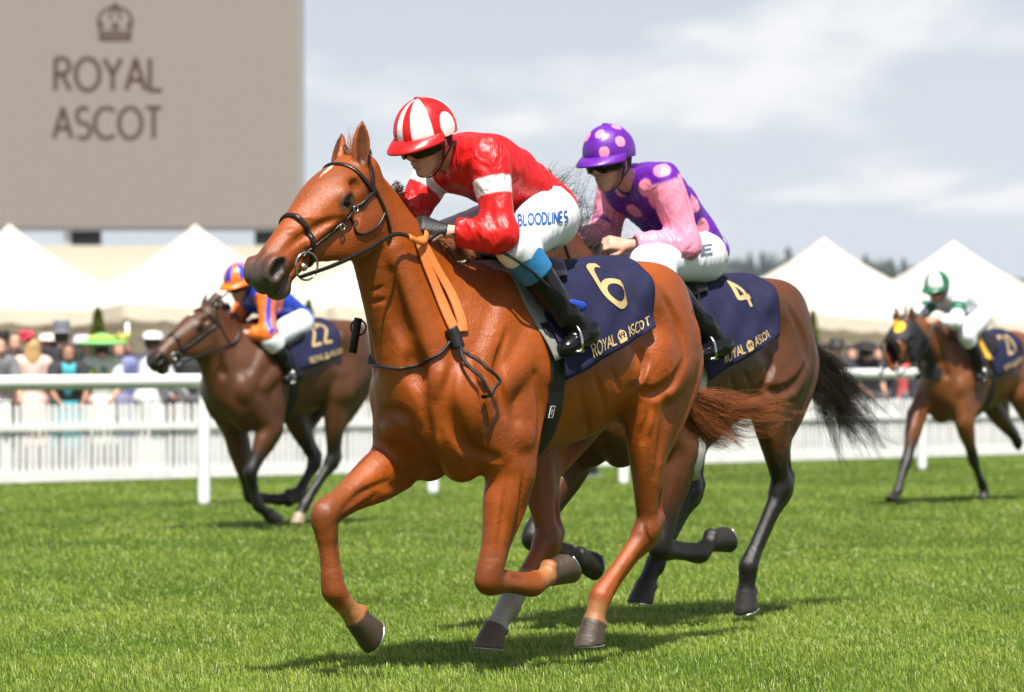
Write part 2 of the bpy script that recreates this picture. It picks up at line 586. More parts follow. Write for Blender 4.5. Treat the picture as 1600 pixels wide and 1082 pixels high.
def grass_material():
    m, n, l, p = new_mat("grass_blades")
    a = n.new("ShaderNodeAttribute"); a.attribute_name = "Col"
    p.inputs['Roughness'].default_value = .5; p.inputs['Specular IOR Level'].default_value = .35
    l.new(a.outputs['Color'], p.inputs['Base Color'])
    tr = n.new("ShaderNodeBsdfTranslucent"); l.new(a.outputs['Color'], tr.inputs['Color'])
    mx = n.new("ShaderNodeMixShader"); mx.inputs[0].default_value = .35
    out = n['Material Output']
    l.new(p.outputs[0], mx.inputs[1]); l.new(tr.outputs[0], mx.inputs[2]); l.new(mx.outputs[0], out.inputs['Surface'])
    return m
def grow_grass():
    r = np.random.default_rng(11)
    def field(y0, y1, dens):
        wmax = .174*y1 + 1.6; n = int(dens*(y1-y0)*2*wmax)
        x = r.uniform(-wmax, wmax, n); y = r.uniform(y0, y1, n)
        k = np.abs(x) < .174*y + 1.5
        return x[k], y[k]
    parts = [field(9.6, 14.5, 4600), field(14.5, 20, 2000), field(20, 33, 700), field(33, 50, 260)]
    x = np.concatenate([p[0] for p in parts]); y = np.concatenate([p[1] for p in parts])
    k = y < 31.0 + (x+7.94)*.9755; x, y = x[k], y[k]
    n = len(x); P_ = np.stack([x, y, 0*x], 1)
    big = vnoise(P_ + 50, 1.1); mid = vnoise(P_ + 20, 4.5); fine = vnoise(P_ + 9, 14)
    far = np.clip((y-10)/20, 0, 2)
    h = (.015 + .012*mid + .008*big)*r.uniform(.6, 1.4, n)
    w = (.0030 + .0052*far)*r.uniform(.7, 1.3, n)
    az = r.uniform(0, 2*math.pi, n); lean = r.uniform(.15, .95, n)*h
    la = r.uniform(0, 2*math.pi, n)*.7 + 2.2*mid
    dx, dy = np.cos(la)*lean, np.sin(la)*lean
    wx, wy = np.cos(az)*w/2, np.sin(az)*w/2
    z0 = np.full(n, -.004)
    V = np.stack([np.stack([x-wx, y-wy, z0], 1), np.stack([x+wx, y+wy, z0], 1),
                  np.stack([x+dx*.35-wx*.8, y+dy*.35-wy*.8, h*.6], 1), np.stack([x+dx*.35+wx*.8, y+dy*.35+wy*.8, h*.6], 1),
                  np.stack([x+dx, y+dy, h*(1-.25*(lean/h))], 1)], 1).reshape(-1, 3)
    i = np.arange(n)[:, None]*5
    F3_ = np.concatenate([i+[0, 1, 3], i+[0, 3, 2], i+[2, 3, 4]])
    t = np.clip(.60*mid + .55*big + .30*fine + r.normal(0, .16, n) - .25, 0, 1)[:, None]
    c = np.array([.120, .228, .018])*(1-t) + np.array([.370, .465, .075])*t
    dry = (r.random(n) < .08)[:, None]
    c = np.where(dry, np.array([.60, .60, .28]), c)
    C = np.repeat(c, 5, 0)
    o = obj('grass', mesh('grass', V, F3_, grass_material(), False, C))
    tag(o, 'short sunlit green turf of the racecourse', 'grass', kind='stuff')
grow_grass()

# ---------------------------------------------------------------- running rail
M_RAIL = mat("white_plastic_rail", (.78, .78, .77), .4, noise=.06, nscale=4, spec=.4)
M_PICKET = mat("white_paint", (.74, .74, .73), .55, noise=.10, nscale=6, bump=.1, bscale=60)
rail = empty('running_rail', (-2.87, 27.43, 0)); tag(rail, 'white plastic running rail on posts along the racecourse', 'rail')
rd = V3(2.06, 2.78, 0)
post_me = None
rt, rn_ = unit(rd), unit(V3(rd[1], -rd[0], 0))
for k in range(-2, 9):
    b = rd*k; top = 1.15 + .026*k
    mb = MB()
    # upright that carries the rail
    mb.tube(spline([b + V3(0, 0, -.02), b + V3(0, 0, .3), b + V3(0, 0, .7), b + V3(0, 0, top-.02)], 4), .062, 10)
    mb.build('post', M_RAIL, rail)
pts = [rd*k + V3(0, 0, 1.165 + .026*k) for k in range(-2, 9)]
MB().tube(spline(pts, 2), .066, 14, flat=.85, wdir=(0, 0, 1)).build('top_rail', M_RAIL, rail)

# ---------------------------------------------------------------- picket fence in front of the crowd
f0, f1 = V3(-7.94, 31.12, 0), V3(10.87, 49.47, 0)
fence = empty('picket_fence', tuple(f0)); tag(fence, 'white picket fence holding back the crowd', 'fence')
fd = f1 - f0; FLn = np.linalg.norm(fd); ft = fd/FLn; fn_ = V3(ft[1], -ft[0], 0); frot = math.atan2(ft[1], ft[0])
mb = MB()
w_, t_, h_ = .0255, .011, .90
mb.add([(-w_, -t_, .02), (w_, -t_, .02), (w_, t_, .02), (-w_, t_, .02), (-w_, -t_, h_-.03), (w_, -t_, h_-.03), (w_, t_, h_-.03), (-w_, t_, h_-.03), (0, -t_, h_), (0, t_, h_)],
       [(0,3,2,1), (0,1,5,8,4), (2,3,7,9,6), (1,2,6,5), (3,0,4,7), (5,6,9,8), (7,4,8,9)])
pick_me = mb.data('picket', M_PICKET, False)
n_p = 288
r_ = np.random.default_rng(5)
for i in range(n_p):
    d = FLn*(i+.5)/n_p
    o = obj('picket', pick_me, fence, tuple(ft*d), frot)
    o.rotation_euler = (r_.normal(0, .006), r_.normal(0, .008), frot); o.scale = (1, 1, 1 + r_.normal(0, .006))
for z0, z1 in ((.015, .125), (.60, .67)):
    mb = MB()
    v = []
    for q in (V3(0, 0, 0), fd):
        for oo, z in ((.013, z0), (.045, z0), (.045, z1), (.013, z1)): v.append(q + fn_*oo + V3(0, 0, z))
    mb.add(v, [(0, 1, 2, 3), (7, 6, 5, 4), (0, 4, 5, 1), (1, 5, 6, 2), (2, 6, 7, 3), (3, 7, 4, 0)]); mb.build('fence_rail', M_PICKET, fence, False)
for d in [FLn*(i)/10 for i in range(11)] + [2.92, 3.12]:
    mb = MB().box((-.05, .015, -.02), (.05, .11, .93)); mb.box((-.056, .009, .93), (.056, .116, .955))
    mb.build('fence_post', M_PICKET, fence, False, tuple(ft*d), frot)

# ---------------------------------------------------------------- tents
def tent_material(name, col):
    m, n, l, p = new_mat(name)
    p.inputs['Base Color'].default_value = (*col, 1); p.inputs['Roughness'].default_value = .6
    tc = n.new("ShaderNodeTexCoord"); t = n.new("ShaderNodeTexNoise"); t.inputs['Scale'].default_value = 1.4; t.inputs['Detail'].default_value = 4
    b = n.new("ShaderNodeBump"); b.inputs['Strength'].default_value = .4; b.inputs['Distance'].default_value = .15
    l.new(tc.outputs['Object'], t.inputs['Vector']); l.new(t.outputs['Fac'], b.inputs['Height']); l.new(b.outputs['Normal'], p.inputs['Normal'])
    tr = n.new("ShaderNodeBsdfTranslucent"); tr.inputs['Color'].default_value = (*col, 1)
    mx = n.new("ShaderNodeMixShader"); mx.inputs[0].default_value = .3
    l.new(p.outputs[0], mx.inputs[1]); l.new(tr.outputs[0], mx.inputs[2]); l.new(mx.outputs[0], n['Material Output'].inputs['Surface'])
    return m
M_TENT = tent_material("tent_canvas", (.74, .70, .61))
M_CREAM = tent_material("cream_canvas", (.74, .67, .53))
M_MARQ = tent_material("marquee_canvas", (.52, .48, .37))
M_POLE = mat("tent_pole", (.6, .6, .6), .4, metal=.6)
def tent(x, y, half, eave, peak, label, rot=.6):
    root = empty('tent', (x, y, 0), rot); tag(root, label, 'tent', 'white pagoda tents behind the crowd')
    V, f = [], []
    m, n = 14, 10
    for i in range(m+1):
        t = i/m; s = half*(1-t)**.92 if t < 1 else .02
        s = max(s, .04); z = eave + (peak-eave)*(t**1.0*.62 + .38*t**3.2)
        for side in range(4):
            for k in range(n):
                q = k/n*2-1
                sag = -.10*(1-q*q)*(1-t)**2*half/2.5
                xx, yy = [(q*s, -s), (s, q*s), (-q*s, s), (-s, -q*s)][side]
                V.append((xx, yy, z + sag))
    w = 4*n
    for i in range(m):
        for k in range(w): f.append((i*w+k, i*w+(k+1) % w, (i+1)*w+(k+1) % w, (i+1)*w+k))
    f.append(tuple(m*w + k for k in range(w)))
    obj('roof', mesh('tent_roof', V, f, M_TENT), root)
    # scalloped valance hanging from the eaves
    V, f = [], []
    N = 96
    for k in range(N):
        side, q = divmod(k, N//4); q = q/(N//4)*2-1; s = half*1.004
        xx, yy = [(q*s, -s), (s, q*s), (-q*s, s), (-s, -q*s)][side]
        sag = -.10*(1-q*q)*half/2.5
        V += [(xx, yy, eave+sag+.01), (xx*1.002, yy*1.002, eave+sag-.32-.07*abs(math.sin(k*math.pi/4)))]
    for k in range(N): a, b = 2*k, 2*((k+1) % N); f.append((a, a+1, b+1, b))
    obj('valance', mesh('valance', V, f, M_CREAM), root)
    for sx in (-1, 1):
        for sy in (-1, 1):
            MB().tube([(sx*half*.97, sy*half*.97, 0), (sx*half*.97, sy*half*.97, eave)], .05, 8).build('leg', M_POLE, root)
    mb = MB()
    V, f = [], []
    for k in range(41):
        q = -1 + 2*k/40; V += [(q*half*.97, half*.96 + .03*math.sin(k*1.9), .02), (q*half*.97, half*.96 + .03*math.sin(k*1.9), eave-.05)]
    for k in range(40): f.append((2*k, 2*k+2, 2*k+3, 2*k+1))
    obj('back_wall', mesh('back_wall', V, f, M_CREAM), root)
    MB().lathe([(.10, -.02), (.06, .05), (.0, .09)], 8, (0, 0, peak-.05)).build('finial', M_TENT, root)
    return root
tent(-12.8, 75, 3.1, 3.05, 5.15, 'white peaked tent at the left edge of the picture', .5)
tent(-8.07, 75, 3.1, 3.05, 5.15, 'white peaked tent below the right half of the screen', .5)
tent(-3.1, 77, 3.1, 3.05, 5.0, 'white peaked tent hidden mostly by the chestnut horse', .5)
tent(8.9, 84, 3.4, 3.0, 5.25, 'white peaked tent behind the tail of the bay horse', .62)
tent(13.5, 90, 3.7, 3.0, 5.45, 'white peaked tent behind the jockey in white', .62)
tent(19.5, 96, 3.7, 3.0, 5.3, 'white peaked tent at the right edge of the picture', .62)
mq = empty('marquee', (-12, 96, 0)); tag(mq, 'long cream marquee with a straight ridge below the screen', 'marquee')
nx_ = 60; V, f = [], []
for i in range(nx_+1):
    x = -9.5 + 20.5*i/nx_; fold = .05*math.sin(i*1.3) + .04*math.sin(i*.55+1)
    V += [(x, -5, 2.9), (x, -2.5, 4.2+fold), (x, 0, 5.62), (x, 2.5, 4.2), (x, 5, 2.9)]
for i in range(nx_):
    for k in range(4): f.append((5*i+k, 5*i+5+k, 5*i+6+k, 5*i+1+k))
obj('roof', mesh('marquee_roof', V, f, M_MARQ), mq)
V, f = [], []
for i in range(nx_+1):
    x = -9.5 + 20.5*i/nx_; V += [(x, -4.9+.05*math.sin(i*2.1), 0), (x, -4.95, 2.95)]
for i in range(nx_): f.append((2*i, 2*i+2, 2*i+3, 2*i+1))
obj('wall', mesh('marquee_wall', V, f, M_CREAM), mq)

# ---------------------------------------------------------------- big screen
SD = 120.0; ks = SD/4600
scr = empty('video_screen', ((175-800)*ks, SD, 0)); tag(scr, 'huge beige video screen with a crown and ROYAL ASCOT lettering', 'screen')
def lin(c): return tuple(((v/255+.055)/1.055)**2.4 if v > 10 else v/3294 for v in c)
EXPF = 2**scene.view_settings.exposure
def emissive(name, srgb):
    m, n, l, p = new_mat(name)
    p.inputs['Base Color'].default_value = (.015, .015, .016, 1); p.inputs['Roughness'].default_value = .7; p.inputs['Specular IOR Level'].default_value = .1
    c = np.array(lin(srgb))/EXPF
    p.inputs['Emission Color'].default_value = (*c, 1); p.inputs['Emission Strength'].default_value = 1.0
    return m
sx0, sx1, sz0, sz1 = -300*ks, 293*ks, EYE + (598-355)*ks, EYE + (598+140)*ks
MB().box((sx0, 0, sz0), (sx1, .6, sz1)).build('panel', emissive("screen_glow", (171, 159, 148)), scr, False)
mf = mat("screen_frame", (.25, .24, .23), .6)
MB().box((sx0-.12, .05, sz0-.14), (sx1+.12, .75, sz0-.004)).build('bottom_frame', mf, scr, False)
MB().box((sx1+.004, .05, sz0-.004), (sx1+.14, .75, sz1)).build('side_frame', mf, scr, False)
MB().box((sx0-.14, .05, sz0-.004), (sx0-.004, .75, sz1)).build('side_frame', mf, scr, False)
for px, wpx, m_ in ((132, 46, mat("dark_steel", (.015, .015, .015), .6)), (104, 12, M_POLE), (-180, 46, None), (420, 46, None)):
    MB().box(((px-175-wpx/2)*ks, .3, 0), ((px-175+wpx/2)*ks, .7, sz0-.14)).build('support', m_ or mat("dark_steel", (.015, .015, .015), .6), scr, False)
M_INK = emissive("screen_lettering", (88, 66, 56))
def on_screen(px, py, h): return lambda x, y: (V3((px + x*h - 175)*ks, -.02, EYE + (598 - py + y*h)*ks), V3(0, -1, 0))
for txt, x0, x1, yb, hh in (('ROYAL', 84, 270, 144, 54), ('ASCOT', 81, 270, 219, 52)):
    st, wd = text_strokes(txt, .16); sc_ = (x1-x0-6)/(wd*hh)
    st = [[(x*sc_, y) for x, y in s] for s in st]
    stroke_mesh(st, .15, on_screen(x0+3, yb-2, hh-4), .004).build('lettering', M_INK, scr, False)
stroke_mesh(crown_strokes(), .09, on_screen(152, 63, 56), .004).build('crown_emblem', M_INK, scr, False)

# ---------------------------------------------------------------- far trees
def leaf_material(name, col):
    m, n, l, p = new_mat(name)
    a = n.new("ShaderNodeAttribute"); a.attribute_name = "Col"
    l.new(a.outputs['Color'], p.inputs['Base Color']); p.inputs['Roughness'].default_value = .7; p.inputs['Specular IOR Level'].default_value = .2
    return m
M_LEAF = leaf_material("tree_leaves", None)
M_BARK = mat("bark", (.06, .045, .035), .9, noise=.3, nscale=3)
def tree(name, x, y, h, w, conifer, label, seed, col, group):
    r = np.random.default_rng(seed)
    root = empty(name, (x, y, 0)); tag(root, label, 'tree', group)
    tr_ = MB(); tr_.tube([(0, 0, 0), (0, 0, h*.4), (r.normal(0, .2), 0, h*.9)], [.035*h*.5, .02*h*.5, .004*h], 8)
    for k in range(7):
        a = r.uniform(0, 6.28); z = h*r.uniform(.3, .75); L = w*.6
        tr_.tube([(0, 0, z), (math.cos(a)*L*.5, math.sin(a)*L*.5, z+.08*h), (math.cos(a)*L, math.sin(a)*L, z+.12*h)], [.012*h*.5, .008*h*.5, .002*h], 5)
    tr_.build('trunk', M_BARK, root)
    cl = 24 if not conifer else 30; V, F_, C = [], [], []
    for k in range(cl):
        if conifer:
            z = h*(.12 + .86*(k+r.random())/cl); rad = w*(1-z/h)**.8 + .15; a = r.uniform(0, 6.28); q = r.uniform(.2, .85)
            c = np.array([math.cos(a)*rad*q, math.sin(a)*rad*q, z]); R_ = np.array([rad*.55+.3, rad*.55+.3, .05*h])
        else:
            u = r.normal(0, 1, 3); u /= np.linalg.norm(u); q = r.uniform(.3, .85)
            c = np.array([u[0]*w*q, u[1]*w*q, h*.60 + u[2]*h*.34*q]); R_ = np.array([w*.36, w*.36, h*.11])*r.uniform(.7, 1.25)
        n = 90; u = r.normal(0, 1, (n, 3)); u /= np.linalg.norm(u, axis=1)[:, None]
        p = c + u*R_*r.uniform(.5, 1.05, (n, 1))
        s = .030*h*r.uniform(.4, 1, (n, 1)); d1 = r.normal(0, 1, (n, 3)); d1 /= np.linalg.norm(d1, axis=1)[:, None]
        d2 = np.cross(d1, r.normal(0, 1, (n, 3))); d2 /= np.linalg.norm(d2, axis=1)[:, None]
        i0 = sum(len(v) for v in V)
        V.append(np.stack([p-d1*s, p+d2*s*.6, p+d1*s, p-d2*s*.6], 1).reshape(-1, 3))
        F_.append(np.arange(n*4).reshape(-1, 4) + i0)
        C.append(np.repeat(np.array(col)*r.uniform(.75, 1.3, (n, 1)), 4, 0))
    obj('crown', mesh('crown', np.concatenate(V), np.concatenate(F_), M_LEAF, False, np.concatenate(C)), root)
    return root
def px_at(px, d): return (px-800)/4600*d
r_ = np.random.default_rng(21)
names = ['tall dark conifer', 'broad dark tree', 'pointed dark conifer', 'rounded dark tree']
spots = [(1128, 404), (1150, 396), (1172, 398), (1192, 392), (1212, 394), (1232, 388), (1252, 400), (1272, 408), (1330, 402), (1352, 398), (1372, 394), (1392, 402), (1412, 404), (1432, 408), (1095, 408), (1065, 412), (700, 420), (500, 415), (1460, 410), (1140, 412), (1163, 408), (1203, 404), (1222, 406), (1243, 410), (1342, 412), (1382, 412), (1318, 416), (1130, 418), (1146, 420), (1160, 416), (1178, 414), (1198, 412), (1214, 416), (1236, 414), (1108, 416), (1080, 418), (1340, 420), (1360, 416), (1376, 418), (1398, 416), (1420, 420)]
where = ['left of the first right-hand tent', 'between the two right-hand tents']
for i, (px, py) in enumerate(spots):
    d = 1400 + r_.uniform(-30, 60); zt = (598-py)*d/4600 + EYE; con = i % 3 != 1; zb = 40.0; h = zt - zb
    far = tree('conifer' if con else 'broadleaf_tree', px_at(px, d), d, h*r_.uniform(.97, 1.03), h*(.26 if con else .46), con,
         'distant pointed conifer in the hazy wood on the skyline' if con else 'distant rounded tree in the hazy wood on the skyline', 100+i, (.035, .060, .030) if con else (.05, .075, .03), 'trees of the far wood'); far.location.z = zb
for i, (px, py, d, w) in enumerate(((1568, 402, 230, 3.6), (1600, 410, 225, 4.2), (1535, 418, 240, 3.0), (1640, 405, 235, 4.0), (1400, 436, 240, 2.4))):
    h = (598-py)*d/4600 + EYE
    tree('broadleaf_tree', px_at(px, d), d, h, w, False, 'green rounded tree behind the right-hand tents' , 200+i, (.075, .095, .025), 'nearer green trees on the right')

# narrow clipped trees in pots behind the crowd
for i, (px, py, d) in enumerate(((153, 482, 41), (482, 470, 43), (1270, 486, 52))):
    z = (598-py)*d/4600 + EYE
    root = empty('potted_cypress', (px_at(px, d), d, 0)); tag(root, ['clipped cypress behind the woman in the green hat', 'clipped cypress behind the rider in orange and blue', 'clipped cypress among the crowd on the right'][i], 'tree', 'clipped cypresses in pots')
    r = np.random.default_rng(60+i); n = 2600; t = r.random(n)**.7; zz_ = .45 + (z-.45)*t; rad = .24*(1-t)**.7 + .01
    a = r.uniform(0, 6.28, n); p = np.stack([np.cos(a)*rad, np.sin(a)*rad, zz_], 1); s = r.uniform(.02, .05, (n, 1))
    d1 = r.normal(0, 1, (n, 3)); d1 /= np.linalg.norm(d1, axis=1)[:, None]; d2 = np.cross(d1, r.normal(0, 1, (n, 3))); d2 /= np.linalg.norm(d2, axis=1)[:, None]
    obj('foliage', mesh('cypress', np.stack([p-d1*s, p+d2*s*.5, p+d1*s, p-d2*s*.5], 1).reshape(-1, 3), np.arange(n*4).reshape(-1, 4), M_LEAF, False, np.repeat(np.array([.10, .13, .02])*r.uniform(.6, 1.3, (n, 1)), 4, 0)), root)
    MB().tube([(0, 0, .3), (0, 0, z*.8)], .03, 6).build('trunk', M_BARK, root)
    MB().lathe([(.16, 0), (.22, .4), (.24, .42), (.20, .42), (.18, .36)], 16).build('pot', mat("pot", (.15, .12, .1), .7), root)

# ---------------------------------------------------------------- horses
def head_matrix(a):
    a = unit(a); c = unit(V3(-a[1], a[0], 0)); b = np.cross(a, c)
    return np.array([a, b, c])                      # rows: along the face, dorsal, left

def limb_axes(p, q, side_axis=V3(0, 1, 0)):
    t = unit(q - p); w = unit(side_axis - t*(side_axis @ t)); return t, w, np.cross(w, t)   # down, left, back

def add_fore(F, L, sd, k=1.0):
    """Foreleg from shoulder blade to hoof. L: sh, el, kn, fe, co, so (points)."""
    sh, el, kn, fe, co, so = (np.asarray(L[i], float) for i in ('sh', 'el', 'kn', 'fe', 'co', 'so'))
    t, w, bk = limb_axes(el, kn)
    # upper arm and triceps
    F.add(Sweep([[*sh, .075, .095], [*(sh*.45+el*.55), .085, .11], [*el, .072, .10]], w), .06)
    # forearm: extensor mass in front, flexor mass behind
    up = el*.85 + kn*.15
    F.add(Sweep([[*(el+t*.01), .080, .100], [*(up+t*.05-bk*.012), .076, .086], [*(el*.5+kn*.5-bk*.008), .060, .066],
                 [*(el*.2+kn*.8), .050, .052], [*kn, .050, .051]], w), .035)
    F.add(Sweep([[*(el+bk*.06+t*.0), .048, .058], [*(el*.7+kn*.3+bk*.055), .052, .048], [*(el*.35+kn*.65+bk*.042), .034, .026],
                 [*(el*.05+kn*.95+bk*.04), .023, .018]], w), .012)
    F.add(Sweep([[*(el-bk*.055+t*.06+w*sd*.034), .032, .032], [*(el*.6+kn*.4-bk*.046+w*sd*.030), .030, .026], [*(el*.2+kn*.8-bk*.036), .017, .014]], w), .012)
    add_lower(F, kn, fe, co, so, w, joint=(.050, .050, .060), hind=False, above=el)

def add_lower(F, kn, fe, co, so, side, joint, hind, above=None):
    t, w, bk = limb_axes(kn, fe, side)
    tu = unit(kn - above) if above is not None else t; bu = np.cross(w, tu); bm = unit(bk + bu)
    jt = joint
    if not hind:
        F.add(Sweep([[*(kn-tu*.10), .046, .048], [*(kn-tu*.03-bu*.004), .050, .050], [*(kn+t*.02-bk*.006), .049, .049], [*(kn+t*.085-bk*.004), .038, .038]], w), .02)
        F.add(Ball(kn + bm*.042 - tu*.012, (.034, .024, .020), np.array([tu, w, bu])), .014)
        for e in (-1, 1):
            F.add(Ball(kn - bk*.030 + t*.038 + w*e*.022, (.018, .014, .012), np.array([t, w, bk])), .012)
            F.add(Ball(kn - bu*.032 - tu*.036 + w*e*.024, (.022, .014, .012), np.array([tu, w, bu])), .012)
    else:
        F.add(Ball(kn - bk*.008, (jt[2]*1.22, jt[0]*.93, jt[1]*.88), np.array([t, w, bk])), .026)
    # cannon bone and tendons behind it
    m = .5*(kn+fe)
    F.add(Sweep([[*(kn+t*.02), .043, .043], [*(kn*.72+fe*.28-bk*.008), .037, .035], [*(m-bk*.008), .034, .032], [*(fe-t*.04-bk*.006), .036, .034], [*fe, .040, .037]], w), .018)
    F.add(Sweep([[*(kn+t*.03+bk*.038), .024, .020], [*(m+bk*.032), .019, .017], [*(fe-t*.04+bk*.030), .022, .019], [*(fe+bk*.024), .028, .025]], w), .010)
    # fetlock, pastern, hoof
    F.add(Sweep([[*(fe-t*.055), .034, .038], [*(fe+bk*.004), .043, .044], [*(fe*.62+co*.38), .039, .040]], w), .022)
    t2, w2, bk2 = limb_axes(fe, co, side)
    F.add(Ball(fe + bk*.040 + t*.014, (.024, .022, .020), np.array([t, w, bk])), .016)
    F.add(Sweep([[*fe, .041, .040], [*(fe*.5+co*.5), .038, .038], [*(co-t2*.005), .045, .047]], w2), .016)
    t3, w3, bk3 = limb_axes(co, so, side)
    F.add(Ball(co + bk3*.034, (.026, .042, .028), np.array([t3, w3, bk3])), .012)
    F.add(hoof_shape(co, so, side), .004)

class Grow:
    """A solid swollen by g, for colouring right up to its own surface."""
    def __init__(s, b, g): s.b, s.g, s.lo, s.hi = b, g, b.lo, b.hi
    def __call__(s, X, Y, Z): return s.b(X, Y, Z) - s.g
def hoof_shape(co, so, side):
    t, w, bk = limb_axes(co, so, side)
    L = np.linalg.norm(so-co)
    base = Sweep([[*co, .047, .051], [*(co+t*L*.5-bk*.006), .053, .058], [*(so-bk*.012), .059, .067], [*(so+t*.06-bk*.020), .064, .075]], w, sub=1)
    return Cut(base, [(so, t + bk*.18), (co - t*.006, -t + bk*.25), (co+bk*.064, bk*1.0 + t*.15)])

def add_hind(F, L, sd, thigh=1.0):
    hp, st, hk, fe, co, so = (np.asarray(L[i], float) for i in ('hp', 'st', 'hk', 'fe', 'co', 'so'))
    t, w, bk = limb_axes(st, hk)
    # thigh: quadriceps in front, biceps femoris and semitendinosus behind
    F.add(Sweep([[*hp, .10*thigh, .15], [*(hp*.5+st*.5), .095*thigh, .14], [*(st+V3(-.02, 0, .02)), .075*thigh, .10]]), .08)
    bq = L.get('bq', hp*.55 + st*.45 + V3(-.21, 0, .0))
    F.add(Sweep([[*(hp+V3(-.14, .0, .02)), .09, .12], [*bq, .085, .105], [*(st*.62+hk*.38+bk*.05), .058, .075], [*(st*.35+hk*.65+bk*.035), .038, .045]]), .055)
    F.add(Ball(st + V3(.0, sd*.012, .0), (.062, .055, .075)), .035)
    # gaskin
    F.add(Sweep([[*st, .078, .092], [*(st*.72+hk*.28-bk*.004), .072, .084], [*(st*.4+hk*.6-bk*.002), .056, .062], [*(st*.12+hk*.88), .044, .048], [*hk, .044, .050]], w), .035)
    F.add(Sweep([[*(st*.85+hk*.15+bk*.085), .052, .055], [*(st*.55+hk*.45+bk*.076), .042, .042], [*(st*.2+hk*.8+bk*.074), .020, .019], [*(hk+bk*.074-t*.03), .020, .022]], w), .016)
    F.add(Sweep([[*(st*.9+hk*.1-bk*.052+w*sd*.036), .032, .034], [*(st*.5+hk*.5-bk*.048+w*sd*.026), .028, .028], [*(st*.15+hk*.85-bk*.034), .016, .017]], w), .014)
    # hock with its point behind
    t2, w2, bk2 = limb_axes(hk, fe)
    bkm = unit(bk + bk2)
    F.add(Sweep([[*(hk+bk*.076-t*.030), .025, .025], [*(hk+bkm*.060+t2*.03), .026, .028], [*(hk+bk2*.036+t2*.10), .022, .020]], w), .016)
    F.add(Ball(hk - bkm*.014 + t2*.006, (.066, .047, .050), np.array([t2, w2, bk2])), .020)
    F.add(Ball(hk - bkm*.028 + t2*.03 - w2*sd*.012, (.030, .024, .020), np.array([t2, w2, bk2])), .014)
    add_lower(F, hk, fe, co, so, w, joint=(.046, .052, .066), hind=True)

